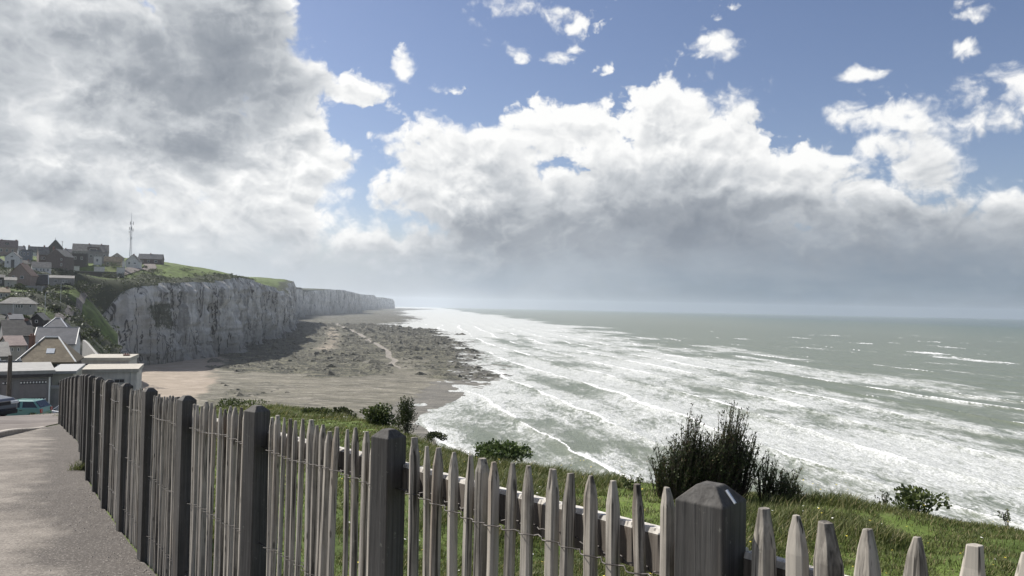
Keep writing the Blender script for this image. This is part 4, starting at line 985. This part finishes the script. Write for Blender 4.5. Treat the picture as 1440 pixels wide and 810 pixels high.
# garage row facing the street
o, w, X, Zp = B('flat roofed row of grey panel garages behind the parked cars', -40, 71, 522, 527, 596, 62, 9, 'flat', 'wall_grey', 'concrete', 0, name='garage', cat='garage')
def garage_door(px0, px1):
    d = MB().box(X(px0), X(px1), -.05, .03, -.3, Zp(535)).build('garage_door', M['garage_panel'], o)
    n = max(3, int((px1-px0)/4.2))
    for py in (537, 561):
        st = MB().box(X(px0)+.06, X(px1)-.06, -.065, -.04, Zp(py+4.2), Zp(py-.2)).build('window_strip', M['door_dark'], d)
        mb = MB()
        for k in range(n):
            a = X(px0)+(X(px1)-X(px0))*(k+.28)/n; mb.box(a, a+(X(px1)-X(px0))*.5/n, -.075, -.05, Zp(py+3), Zp(py+.8))
        mb.build('pane', M['trim_white'], st)
for a, b in ((-36, -20), (-17, -1), (0, 16), (25.5, 65)): garage_door(a, b)
MB().box(X(-40)-.05, X(71)+.1, -.30, -.26, Zp(527)-.25, Zp(527)).build('fascia', M['door_dark'], o)
MB().tube([(X(68.5), -.08, -.5), (X(68.5), -.08, Zp(528))], .06, 8).build('drainpipe', M['trim_white'], o)
B('cream boarded house half hidden behind the far end of the fence', 71, 101, 522, 526, 598, 70, 8, 'flat', 'wall_cream', 'trim_grey', -6, [(80.5,85,538,545)], [], win_mat='door_dark')
B('pale grey rendered garden wall between the garages and the fence', 69, 90, 545.5, 546.5, 592, 64, .3, 'flat', 'wall_grey', 'concrete', 0, name='wall', cat='wall')
# flat roofed white block by the beach
o, w, X, Zp = B('upper tier of the white flat roofed block above the beach', 114, 181, 503, 508, 530, 128, 9, 'flat', 'wall_bright', 'wall_cream', -10, [], [(171,500,.9)], name='building', cat='building')
MB().box(X(115), X(180), -.04, .05, Zp(515), Zp(511.5)).build('window_band', M['pane'], o)
o, w, X, Zp = B('lower tier of the white flat roofed block beside the sand', 113, 192, 519, 524, 556, 118, 10, 'flat', 'wall_bright', 'wall_cream', -6, [(160,175,533,539)], name='building', cat='building', win_mat='trim_grey')
MB().box(X(182), X(183.3), -.06, .02, -2, Zp(524)).build('drainpipe', M['trim_grey'], o)
# retaining wall, stairs, garden walls
B('long black retaining wall below the village', 105, 168, 381.6, 382.2, 390.5, 485, .5, 'flat', 'wall_dark', 'concrete', -4, name='retaining_wall', cat='wall')
B('white garden wall panel at the left end of the black retaining wall', 101, 111.5, 373.8, 374.6, 384, 489, .4, 'flat', 'wall_white', 'concrete', 0, name='wall', cat='wall')
B('low white garden wall above the middle of the black retaining wall', 132, 147, 374.6, 375.3, 382, 492, .4, 'flat', 'wall_white', 'concrete', -4, name='wall', cat='wall')
B('white garden wall at the right end of the black retaining wall', 164, 175, 375.6, 376.3, 385, 490, .4, 'flat', 'wall_white', 'concrete', 0, name='wall', cat='wall')
def stair_wall():
    p = [at(118, 478, 190), at(124, 483, 182), at(138, 500, 165)]
    mb = MB(); rs = []
    for q in p: rs.append([(q[0]-.3, q[1], q[2]-9), (q[0]+.3, q[1], q[2]-9), (q[0]+.3, q[1], q[2]), (q[0]-.3, q[1], q[2])])
    o = mb.rings(rs).build('wall', M['concrete']); tag(o, 'sloping pale concrete wall descending to the beach beside the cliff foot', 'wall')
stair_wall()
def pier(label, px, py0, py1, Y, w, m='wall_white'):
    a = at(px, py1, Y); h = (py1-py0)*Y/1080
    o = MB().box(-w/2, w/2, -w/2, w/2, -2, h).box(-w/2-.06, w/2+.06, -w/2-.06, w/2+.06, h, h+.12).build('pillar', M[m]); o.location = tuple(a); tag(o, label, 'pillar')
pier('tall white gate pillar left of the white gabled house by the mast', 173.5, 368, 383, 505, 1.3)
# ---- draped tracks on the hill
def track(name, pts, wd, m, lift=.35):
    P = [at(*p) for p in pts]; X = np.array([p[0] for p in P]); Y = np.array([p[1] for p in P]); s = np.concatenate([[0], np.cumsum(np.hypot(np.diff(X), np.diff(Y)))])
    q = np.linspace(0, s[-1], int(s[-1]/1.2)+2); x = np.interp(q, s, X); y = np.interp(q, s, Y); x = np.convolve(np.pad(x, 3, 'edge'), np.ones(7)/7, 'valid'); y = np.convolve(np.pad(y, 3, 'edge'), np.ones(7)/7, 'valid')
    tx, ty = np.gradient(x), np.gradient(y); l = np.hypot(tx, ty); nx, ny = ty/l, -tx/l; cols = []
    for o in np.linspace(-.5, .5, 7): X2 = x+nx*o*wd; Y2 = y+ny*o*wd; cols.append(np.stack([X2, Y2, land_z(X2, Y2)+lift], -1))
    V = np.stack(cols, 1); tag(np_mesh(name, V.reshape(-1, 3), grid_faces(len(x), 7), M[m]), kind='structure')
track('road', [(166,386.5,496),(182,385.5,506),(200,381.5,526),(212,376.5,556),(208,373,585)], 8, 'road')
track('path', [(76,452,225),(88,443,265),(100,433,305),(112,422,350),(121,413,385)], 2.4, 'road')

# ------------------------------------------------------------------ radio mast
def mast():
    b = at(183, 371, 545); k = 545/1080; h = (371-318)*k
    o = empty('radio_mast', tuple(b), .3, 'tall steel lattice radio mast with antenna panels on the hilltop', 'radio mast')
    R = .95
    for j in range(3):
        a = j*2*PI/3; MB().tube([(math.cos(a)*R, math.sin(a)*R, -1), (math.cos(a)*R*.55, math.sin(a)*R*.55, h)], .10, 6).build('leg', M['steel'], o)
    mb = MB(); n = 17
    for i in range(n):
        z0, z1 = h*i/n, h*(i+1)/n; r0 = R*(1-.45*i/n); r1 = R*(1-.45*(i+1)/n)
        for j in range(3):
            a, c = j*2*PI/3, (j+1)*2*PI/3
            mb.tube([(math.cos(a)*r0, math.sin(a)*r0, z0), (math.cos(c)*r1, math.sin(c)*r1, z1)], .05, 4); mb.tube([(math.cos(c)*r0, math.sin(c)*r0, z0), (math.cos(a)*r0, math.sin(a)*r0, z0)], .045, 4)
    mb.build('bracing', M['steel'], o)
    MB().tube([(0, 0, h-2), (0, 0, h+3), (0, 0, (371-297.5)*k)], [.20, .16, .05], 6).build('spire', M['steel'], o)
    for j, (a, z, hh) in enumerate([(.2, h+2.2, 2.4), (2.3, h+2.2, 2.4), (4.4, h+2.0, 2.4), (2.9, h-1.6, 2.2), (.4, h-2.6, 2.2), (5.0, h-1.8, 2.2), (3.3, h-4.2, 1.6)]):
        x, y = math.cos(a)*1.25, math.sin(a)*1.25
        ap = MB().box(x-.18, x+.18, y-.10, y+.10, z-hh/2, z+hh/2).build('antenna', M['trim_grey'], o, bevel=.03)
        MB().tube([(0, 0, z), (x, y, z)], .05, 5).build('bracket', M['steel_dark'], ap)
    for a, z in ((3.6, h-6.2), (5.2, h-8.5)):
        x, y = math.cos(a)*1.0, math.sin(a)*1.0; MB().cyl((x, y, z), (math.cos(a), math.sin(a), 0), .55, .25, 16).build('dish', M['trim_white'], o)
mast()
# ------------------------------------------------------------------ poles and lamps
def pole(label, px, y0, y1, Y, r, kind='pole'):
    b = at(px, y1, Y); h = (y1-y0)*Y/1080; g = gz(b[0], b[1]); h = h+b[2]-g
    if kind == 'lamp':
        o = empty('street_lamp', (b[0], b[1], g), .4, label, 'street lamp')
        MB().tube([(0, 0, -.5), (0, 0, h-.4), (.25, 0, h), (1.1, 0, h+.08)], [r, r*.7, r*.6, r*.5], 8).build('pole', M['steel'], o); MB().box(.9, 1.6, -.14, .14, h+.02, h+.16).build('lamp_head', M['trim_grey'], o, bevel=.04)
    else:
        o = empty('utility_pole', (b[0], b[1], g), .5, label, 'utility pole')
        MB().tube([(0, 0, -.5), (0, 0, h*.5), (0, 0, h)], [r, r*.9, r*.72], 10).build('pole', M['pole_wood'], o)
        c = MB().box(-.8, .8, -.06, .06, h-.55, h-.42).build('crossarm', M['steel_dark'], o)
        for x in (-.65, 0, .65): MB().cyl((x, 0, h-.33), (0,0,1), .05, .2, 8).build('insulator', M['lamp_clear'], c)
pole('thick dark wooden utility pole in front of the garages', 12, 500, 572, 60, .19)
pole('thin utility pole by the track at the right end of the village', 197, 366.5, 386, 530, .2)
pole('thin utility pole beside the steep dark gable on the skyline', 87, 339, 362, 540, .18)
pole('slim grey street lamp above the pale bungalow garden', 63, 411, 444, 240, .1, 'lamp')
pole('slim street lamp in front of the pale hip roofed bungalow', 18, 425, 452, 212, .09, 'lamp')
pole('slim street lamp before the clipped hedge of the grey bungalow', 85, 397, 428, 300, .1, 'lamp')
# ------------------------------------------------------------------ hillside shrubs and trees
HS = 'shrubs and hedges on the village slope'
def hshrub(label, px, py, Y, wpx, hpx, m='leaf_dark', n=700, name='shrub', dep=None):
    k = Y/1080; b = at(px, py, Y); w, h = wpx*k, hpx*k
    shrub(name, label, 'hedge' if name == 'hedge' else 'bush', (b[0], b[1], gz(b[0], b[1])-.2), w, h*1.1, n, .55 if n > 500 else .45, m, 12, HS, asp=.45, depth=dep or w*.7)
hshrub('dark clipped hedge in front of the grey bungalow', 84, 407, 350, 40, 9, name='hedge', dep=3, n=900)
hshrub('wide dark thicket beside the pale stepped path, topmost', 128, 418, 420, 38, 16, n=1100)
hshrub('wide dark thicket below the topmost one beside the path', 118, 434, 375, 44, 17, n=1200)
hshrub('dark thicket at the foot of the slope above the slate hipped house', 133, 447, 430, 36, 14, n=900)
hshrub('dark bush left of the pale stepped path by the thin lamp', 74, 432, 258, 18, 10, n=700)
hshrub('dark bushes behind the bungalow roof at the left', 20, 417, 262, 26, 8, n=600)
hshrub('round dark bush right of the pale hip roofed bungalow', 56, 433, 222, 13, 9, n=600)
hshrub('dark conifer like bush beside the pale flat garage', 62, 411, 325, 9, 11, n=500)
hshrub('dark bush in the garden before the orange house', 28, 411, 300, 16, 8, n=500)
hshrub('grey green bush on the lawn edge below the bungalow', 37, 449, 212, 10, 8, 'leaf_mid', n=450)
hshrub('dark bush between the low white house and the terrace', 92, 384, 440, 20, 6, n=500)
hshrub('green bush in the yard between the tan shed and the white wall', 158, 380, 506, 20, 7, 'leaf_mid', n=500)
hshrub('dark bush under the dark brown flat roofed house', 118, 380, 486, 22, 5, n=450)
hshrub('dark bush at the track side right of the white gabled house', 203, 379, 550, 8, 4, n=350)
hshrub('scrubby bush on the grass edge where the track bends', 172, 391, 490, 22, 7, n=500)
hshrub('dark scrub clump on the cliff shoulder above the chalk', 155, 406, 480, 24, 9, n=600)
hshrub('dark scrub clump on the cliff rim right of the track', 215, 394, 516, 34, 8, n=700)
hshrub('dark scrub clump farther along the cliff rim', 262, 390, 575, 26, 6, n=500)
hshrub('dark bush at the left frame edge between the upper houses', 2, 372, 445, 14, 10, n=450)
hshrub('dark bush between the white gable and the grey roofed low house', 37, 380, 425, 16, 11, n=500)
hshrub('bush between the pale wing and the slate clad block', 47, 372, 465, 12, 10, n=400)
hshrub('low dark bushes on the valley edge below the green slope', 110, 470, 220, 26, 9, n=600)
hshrub('dark ivy mound at the base of the cliff shoulder', 128, 490, 260, 18, 14, n=600)
# ------------------------------------------------------------------ cars
def car(name, label, p, rz, L, W, Ht, hood, paint, spec):
    o = empty(name, p, rz, label, 'car'); wr = spec['wr']; xf, xr = L*.5-spec['fo'], -L*.5+spec['ro']; gc = .2
    def arch(x): return [(x+wr*1.15*math.cos(a), wr+wr*1.15*math.sin(a)) for a in np.linspace(PI, 0, 9)]
    low = [(-L/2+.03, .42), (-L/2+.06, gc+.04)]+[q for q in arch(xr) if q[1] >= gc]+[q for q in arch(xf) if q[1] >= gc]+[(L/2-.08, gc+.04), (L/2, .5), (L/2-.04, hood-.2), (L/2-.22, hood-.06), (spec['ws0'], hood+.06), (spec['rw0'], hood+.08), (-L/2+.05, hood+.0), (-L/2, hood-.25)]
    mb = MB(); n = len(low); rs = []
    for y, s in ((-W/2, .97), (-W/2+.07, 1), (W/2-.07, 1), (W/2, .97)): rs.append([(q[0]*s, y, wr+(q[1]-wr)*(s if q[1] > .6 else 1)) for q in low])
    mb.rings(rs); mb.build('body', M[paint], o, bevel=.035)
    bz = hood+.04; c0, c1, d0, d1 = spec['ws0'], spec['ws1'], spec['rw1'], spec['rw0']; ti = .16
    cab = MB(); cab.rings([[(c0, -W/2+.06, bz), (c0, W/2-.06, bz), (d1, W/2-.06, bz), (d1, -W/2+.06, bz)], [(c1, -W/2+ti, Ht-.05), (c1, W/2-ti, Ht-.05), (d0, W/2-ti, Ht-.05), (d0, -W/2+ti, Ht-.05)], [(c1-.12, -W/2+ti+.12, Ht), (c1-.12, W/2-ti-.12, Ht), (d0+.12, W/2-ti-.12, Ht), (d0+.12, -W/2+ti+.12, Ht)]])
    cab.build('cabin', M[paint], o, bevel=.03)
    def quad(nm, pts, m, off):
        v = [Vector(q) for q in pts]; nrm = (v[1]-v[0]).cross(v[2]-v[0]).normalized(); c = sum(v, Vector())/4
        v = [c+(q-c)*.90 for q in v]; MB().add([q+nrm*off for q in v]+[q-nrm*.03 for q in v], [(0,1,2,3), (7,6,5,4), (0,4,5,1), (1,5,6,2), (2,6,7,3), (3,7,4,0)]).build(nm, M[m], o)
    zt = Ht-.06; mid = (c0+d1)/2*.4+(c1+d0)/2*.6
    lerp = lambda a, b, t: a+(b-a)*t
    for s in (-1, 1):
        yb, yt = s*(W/2-.06), s*(W/2-ti)
        q1 = [(c0-.1, yb, bz), (mid+.04, yb, bz), (mid+.04, yt, zt), (c1-.06, yt, zt)]; q2 = [(mid-.04, yb, bz), (d1+.1, yb, bz), (d0+.06, yt, zt), (mid-.04, yt, zt)]
        if s < 0: q1 = q1[::-1]; q2 = q2[::-1]
        quad('side_window', q1, 'pane', .012); quad('side_window', q2, 'pane', .012)
    quad('windscreen', [(c0, W/2-.1, bz), (c1, W/2-ti-.03, zt), (c1, -W/2+ti+.03, zt), (c0, -W/2+.1, bz)][::-1], 'pane', .012)
    quad('rear_window', [(d1, -W/2+.1, bz), (d0, -W/2+ti+.03, zt), (d0, W/2-ti-.03, zt), (d1, W/2-.1, bz)][::-1], 'pane', .012)
    for x in (xf, xr):
        for s in (-1, 1):
            wl = empty('wheel', (x, s*(W/2-.12), wr)); wl.parent = o
            MB().cyl((0, 0, 0), (0, 1, 0), wr, .2, 24).build('tyre', M['tyre'], wl, bevel=.03)
            r = MB().cyl((0, s*.085, 0), (0, 1, 0), wr*.64, .05, 20)
            for k in range(5):
                a = k*2*PI/5; r.tube([(0, s*.115, 0), (math.cos(a)*wr*.58, s*.115, math.sin(a)*wr*.58)], .035, 5)
            r.build('rim', M['rim'], wl)
    for s in (-1, 1):
        MB().box(L/2-.22, L/2-.0, s*(W/2-.18)-.20, s*(W/2-.18)+.20, hood-.30, hood-.17).build('headlight', M['lamp_clear'], o, bevel=.03)
        MB().box(-L/2-.015, -L/2+.1, s*(W/2-.16)-.13, s*(W/2-.16)+.13, hood-.30, hood-.02).build('taillight', M['lamp_red'], o, bevel=.02)
        MB().box(c0-.28, c0-.14, s*(W/2+.10)-.09, s*(W/2+.10)+.09, bz+.02, bz+.16).build('mirror', M[paint], o, bevel=.03)
        MB().box((c0+d1)/2-.2, (c0+d1)/2-.02, s*(W/2+.005)-.02, s*(W/2+.005)+.02, hood-.14, hood-.10).build('handle', M['plastic_black'], o)
    MB().box(L/2-.06, L/2+.015, -W/2+.42, W/2-.42, hood-.32, hood-.16).build('grille', M['plastic_black'], o, bevel=.015)
    for nm, x in (('front_bumper', L/2-.06), ('rear_bumper', -L/2-.06)): MB().box(x, x+.12, -W/2+.08, W/2-.08, .24, .42).build(nm, M['plastic_black'], o, bevel=.03)
    return o
def ground_car(px, Y): 
    p = at(px, 588, Y); return (p[0], p[1], gz(p[0], p[1])+.025)
car('parked_car', 'dark navy sport utility car parked at the left frame edge, nose to the right', (-24.4, 34.2, gz(-24.4, 34.2)+.03), rad(-14), 4.4, 1.9, 1.62, .97, 'paint_navy', dict(wr=.36, fo=.84, ro=.9, ws0=.95, ws1=.15, rw1=-1.9, rw0=-2.05))
car('parked_car', 'small teal hatchback parked side on in front of the garages', ground_car(29, 54.5), rad(184), 3.5, 1.63, 1.43, .88, 'paint_teal', dict(wr=.29, fo=.62, ro=.5, ws0=1.05, ws1=.35, rw1=-1.25, rw0=-1.68))
car('parked_car', 'silver blue car half hidden behind the teal hatchback and the fence', ground_car(93, 61), rad(150), 4.0, 1.7, 1.42, .9, 'paint_silver', dict(wr=.31, fo=.75, ro=.65, ws0=.75, ws1=-.05, rw1=-1.3, rw0=-1.75))
# ------------------------------------------------------------------ sky, sun, air, camera
def build_world():
    w = bpy.data.worlds.new('World'); SC.world = w; w.use_nodes = True
    t = NT(w.node_tree); bg = w.node_tree.nodes['Background']
    sky = t.node('ShaderNodeTexSky', sky_type='NISHITA'); sky.sun_disc = False
    sky.sun_elevation = SUN_EL; sky.sun_rotation = SUN_AZ; sky.altitude = 40; sky.air_density = 1.0; sky.dust_density = .6; sky.ozone_density = 1.6
    d = t.coord('Generated')
    sep = t.node('ShaderNodeSeparateXYZ'); t.put(sep.inputs[0], d)
    u = t.math('ARCTAN2', sep.outputs[0], sep.outputs[1]); v = t.math('ARCSINE', sep.outputs[2])
    def uv_of(px, py):
        r = ray(px, py); r = r/np.linalg.norm(r); return math.atan2(r[0], r[1]), math.asin(r[2])
    # cloud masses as seen from the promenade: direction, half sizes (1080 = one radian), turn
    blobs = [(120,150,340,270,0),(330,60,95,140,0),(395,235,95,120,0),(60,330,430,95,0),(355,318,130,62,0),(-250,100,400,260,0),(345,-60,85,100,0),(405,170,60,80,0),
             (670,225,150,70,-8),(650,275,105,68,0),(930,200,150,95,0),(1010,260,220,88,10),(830,305,300,90,0),(1190,310,220,58,8),(1420,335,200,48,0),(735,160,75,45,0),(920,150,80,58,0),(820,195,110,70,0),(1080,215,110,50,12),(800,360,420,60,0),(1200,370,420,60,0),
             (500,146,120,42,5),(585,170,60,34,20),(1390,124,112,30,-6),(1310,158,36,20,0),(1285,226,52,20,0),(1420,252,70,14,-6)]
    dark = [(320,100,115,90,.56),(110,50,200,75,.34),(20,130,120,50,.36),(60,225,150,34,.30),(250,215,80,46,.16),(80,288,190,28,.36),(390,340,110,28,.30),(150,170,70,42,-.34),(235,262,130,26,-.26),(375,285,90,36,-.34),(20,245,60,14,-.25),(130,335,160,18,-.15),(60,190,50,22,-.2),
            (900,325,220,50,.50),(1130,350,330,50,.50),(1000,275,120,35,.34),(700,350,190,40,.30),(1350,350,220,45,.42),(870,262,55,28,.24),(1180,290,90,25,.25),(640,310,60,25,.15)]
    small = [(795,18,80,34),(846,34,38,20),(998,54,40,17),(566,80,18,28),(783,88,46,23),(852,96,32,20),(1195,162,44,22),(1338,14,28,24),(1030,14,32,20),(1357,66,18,12),(478,230,30,24),(517,190,14,16),(1210,105,26,7),(640,130,28,8),(895,78,16,12),(1270,155,24,12),(1225,205,30,16)]
    U0g, U1g, V0g, V1g, NU, NV = -.66, .66, -.02, .42, 32, 12
    gu, gv = np.meshgrid(np.linspace(U0g, U1g, NU), np.linspace(V0g, V1g, NV))
    def fld(lst):
        best = np.full(gu.shape, -1.0)
        for (px, py, rx, ry, rot) in lst:
            cu, cv = uv_of(px, py); a = rad(rot); x = (gu-cu)*FPX; y = (gv-cv)*FPX
            xr = x*math.cos(a)-y*math.sin(a); yr = x*math.sin(a)+y*math.cos(a)
            b = (1-np.hypot(xr/rx, yr/ry))*min(1, max(.5, min(rx, ry)/70))
            best = np.maximum(best, b)+.04*np.exp(-((best-b)/.15)**2)
        return np.clip(best, -1, 1)
    B = fld(blobs); K_ = np.zeros(gu.shape)
    for (px, py, rx, ry, wt) in dark:
        cu, cv = uv_of(px, py); r = np.hypot((gu-cu)*FPX/rx, (gv-cv)*FPX/ry); K_ += wt*(1-sstep(.1, 1.5, r))
    K_ = np.clip(K_*.8+.2, 0, 1)
    def table(grid, uu):
        x = t.ramp(uu, U0g, U1g, smooth=False); outs = []
        for k in range(0, NV, 4):
            cr = t.node('ShaderNodeValToRGB'); cr.color_ramp.interpolation = 'LINEAR'; el = cr.color_ramp.elements
            while len(el) < NU: el.new(.5)
            for i in range(NU): el[i].position = i/(NU-1); el[i].color = [float(grid[k+j, i]) for j in range(4)]
            t.put(cr.inputs[0], x); se = t.node('ShaderNodeSeparateColor'); t.put(se.inputs[0], cr.outputs[0])
            outs += [se.outputs[0], se.outputs[1], se.outputs[2], cr.outputs[1]]
        return outs
    def rowmix(cols, vv):
        y = t.ramp(vv, V0g, V1g, 0.0, NV-1.0, smooth=False); acc = None
        for k, c in enumerate(cols):
            wgt = t.math('SUBTRACT', 1.0, t.math('ABSOLUTE', t.math('SUBTRACT', y, float(k))), clamp=True)
            acc = t.math('MULTIPLY', c, wgt) if acc is None else t.math('MULTIPLY_ADD', c, wgt, acc)
        return acc
    def vec(a, b):
        c2 = t.node('ShaderNodeCombineXYZ'); t.put(c2.inputs[0], a); t.put(c2.inputs[1], b); return c2.outputs[0]
    uv = vec(u, v)
    v2 = t.math('MULTIPLY', v, 1.35)
    def hgt_(uu, vv, det):
        p = vec(uu, vv)
        a = t.noise(p, 4.6, det, .58, .35, dim='2D')
        wv_ = t.node('ShaderNodeTexNoise', noise_dimensions='2D'); t.put(wv_.inputs['Vector'], p); t.put(wv_.inputs['Scale'], 16.0); t.put(wv_.inputs['Detail'], 4.0)
        pw = t.vmath('ADD', p, t.vmath('MULTIPLY', t.vmath('SUBTRACT', wv_.outputs[1], (.5, .5, .5)), (.075, .06, 0)))
        n = t.node('ShaderNodeTexVoronoi', feature='SMOOTH_F1', voronoi_dimensions='2D'); t.put(n.inputs['Vector'], pw); t.put(n.inputs['Scale'], 12.5)
        t.put(n.inputs['Detail'], 2.5); t.put(n.inputs['Roughness'], .55); t.put(n.inputs['Lacunarity'], 2.3); t.put(n.inputs['Smoothness'], .35)
        q = t.math('MULTIPLY_ADD', n.outputs['Distance'], -1.0, .55)
        return t.math('MULTIPLY_ADD', q, .60, t.math('MULTIPLY', t.math('SUBTRACT', a, .5), 1.75)), a
    n0, a0 = hgt_(u, v2, 9); n1, _ = hgt_(t.math('ADD', u, -.006), t.math('ADD', v2, .016), 7)
    wu = t.math('MULTIPLY_ADD', n0, .016, u); wv = t.math('MULTIPLY_ADD', a0, .05, t.math('SUBTRACT', v, .025))
    cols = table((B+1)/2, wu)
    b0 = t.math('MULTIPLY_ADD', rowmix(cols, wv), 2.0, -1.0)
    b1 = t.math('MULTIPLY_ADD', rowmix(cols, t.math('ADD', wv, .055)), 2.0, -1.0)
    dk = t.math('MULTIPLY_ADD', rowmix(table(K_, wu), wv), 1.25, -.25)
    fine = t.noise(uv, 60.0, 5, .65, .4, dim='2D')
    for (px, py, rx, ry) in small:
        cu, cv = uv_of(px, py)
        q = t.vmath('MULTIPLY', t.vmath('SUBTRACT', uv, (cu, cv, 0)), (FPX/rx/1.35, FPX/ry/1.35, 0))
        b0 = t.math('MAXIMUM', b0, t.math('MULTIPLY', t.math('SUBTRACT', 1.0, t.vmath('LENGTH', q, out='Value')), .36))
    oov = t.math('MAXIMUM', t.ramp(t.math('ABSOLUTE', u), .62, .80), t.ramp(v, .40, .55))
    wide = t.math('MULTIPLY_ADD', t.noise(d, 2.3, 3, .5), 3.0, -1.55)
    ino = t.math('SUBTRACT', 1.0, oov)
    b0 = t.math('ADD', t.math('MULTIPLY', b0, ino), t.math('MULTIPLY', wide, oov))
    D = t.math('ADD', t.math('MULTIPLY_ADD', n0, .78, b0), t.math('MULTIPLY_ADD', fine, .26, -.13))
    soft = t.ramp(a0, .35, .65, .14, .34)
    alpha = t.ramp(D, .0, soft)
    lit = t.math('SUBTRACT', n0, n1)
    litb = t.math('MULTIPLY', t.math('SUBTRACT', b0, b1), ino)
    br = t.math('MULTIPLY_ADD', lit, .62, .78)
    br = t.math('MULTIPLY_ADD', litb, .22, br)
    br = t.math('MULTIPLY_ADD', t.math('SUBTRACT', fine, .5), .22, br)
    dkk = t.math('MULTIPLY', dk, t.math('MULTIPLY_ADD', n0, .75, 1.0))
    br = t.math('SUBTRACT', br, t.math('MULTIPLY', dkk, .95))
    lowf = t.noise(t.mapping(uv, scale=(5.2, 8.5, 1)), 1.0, 5, .6, .5)
    br = t.math('SUBTRACT', br, t.math('MULTIPLY', t.math('MULTIPLY', t.ramp(D, .25, .9), t.ramp(lowf, .44, .66)), .36))
    br = t.math('ADD', br, t.math('MULTIPLY', t.ramp(D, .55, .08), .16), clamp=True)
    K = 1/SKY_STR/2**EXPO
    cc = t.node('ShaderNodeValToRGB'); e = cc.color_ramp.elements
    e[0].position = .0; e[0].color = (.235, .265, .31, 1); e[1].position = 1.0; e[1].color = (1.0, 1.0, .99, 1)
    x = e.new(.35); x.color = (.345, .375, .415, 1); x = e.new(.65); x.color = (.585, .61, .64, 1)
    t.put(cc.inputs[0], br)
    cloud = t.vmath('SCALE', cc.outputs[0]); cloud.node.inputs['Scale'].default_value = CLOUD_GAIN*K
    vv_ = t.math('MULTIPLY_ADD', n0, .045, v)
    ul = t.math('MULTIPLY_ADD', a0, .5, t.math('SUBTRACT', u, .25))
    veil = t.ramp(vv_, t.ramp(u, -.4, .3, .090, .118), .03)
    vcl = t.mix(t.ramp(v, .0, .11), t.mix(t.ramp(ul, -.42, .40), (.54, .60, .66), (.175, .24, .315)), t.mix(t.ramp(ul, -.42, .40), (.60, .635, .67), (.30, .345, .405)))
    vcl = t.mix(t.math('MULTIPLY', t.ramp(t.noise(t.mapping(uv, scale=(3.0, 16.0, 1)), 1.0, 5, .55), .38, .68), .16), vcl, (.62, .64, .66))
    vcol = t.vmath('SCALE', vcl); vcol.node.inputs['Scale'].default_value = K
    skyc = t.mix(1.0, sky.outputs[0], SKY_TINT, 'MULTIPLY')
    col = t.mix(alpha, skyc, cloud)
    col = t.mix(t.math('MULTIPLY', veil, .94), col, vcol)
    t.put(bg.inputs[0], col); bg.inputs[1].default_value = SKY_STR
    w.cycles.sampling_method = 'MANUAL'; w.cycles.sample_map_resolution = 512
EXPO = .55; SKY_STR = .07; CLOUD_GAIN = 1.0; SKY_TINT = (1.0, .93, 1.0)
build_world()
def build_sun():
    l = bpy.data.lights.new('sun', 'SUN'); l.energy = 5.0; l.angle = rad(.53); l.color = (1.0, .955, .89)
    o = bpy.data.objects.new('sun', l); COL.objects.link(o); o.location = (0, 0, 300)
    o.rotation_euler = SUN_DIR.to_track_quat('Z', 'Y').to_euler()
build_sun()
def build_haze():
    m = bpy.data.materials.new('air'); m.use_nodes = True; n = m.node_tree; n.nodes.remove(n.nodes['Principled BSDF'])
    p = n.nodes.new('ShaderNodeVolumePrincipled'); p.inputs['Color'].default_value = (.86, .93, 1.0, 1); p.inputs['Density'].default_value = 7.0e-5; p.inputs['Anisotropy'].default_value = .55
    n.links.new(p.outputs[0], n.nodes['Material Output'].inputs['Volume'])
    o = MB().box(-12600, 12600, -300, 12600, -8, 150).build('haze', m); tag(o, kind='stuff')
build_haze()
def build_camera():
    c = bpy.data.cameras.new('camera'); c.lens = 27; c.sensor_width = 36; c.clip_start = .05; c.clip_end = 60000
    o = bpy.data.objects.new('camera', c); COL.objects.link(o)
    Mx = Matrix(((R_[0], U_[0], -F_[0], 0), (R_[1], U_[1], -F_[1], 0), (R_[2], U_[2], -F_[2], H), (0, 0, 0, 1)))
    o.matrix_world = Mx; SC.camera = o
build_camera()
SC.view_settings.view_transform = 'Standard'; SC.view_settings.look = 'None'; SC.view_settings.exposure = EXPO; SC.view_settings.gamma = 1.0
SC.cycles.use_denoising = True; SC.cycles.max_bounces = 8; SC.cycles.diffuse_bounces = 3; SC.cycles.volume_bounces = 1; SC.cycles.transparent_max_bounces = 8
SC.cycles.use_adaptive_sampling = True
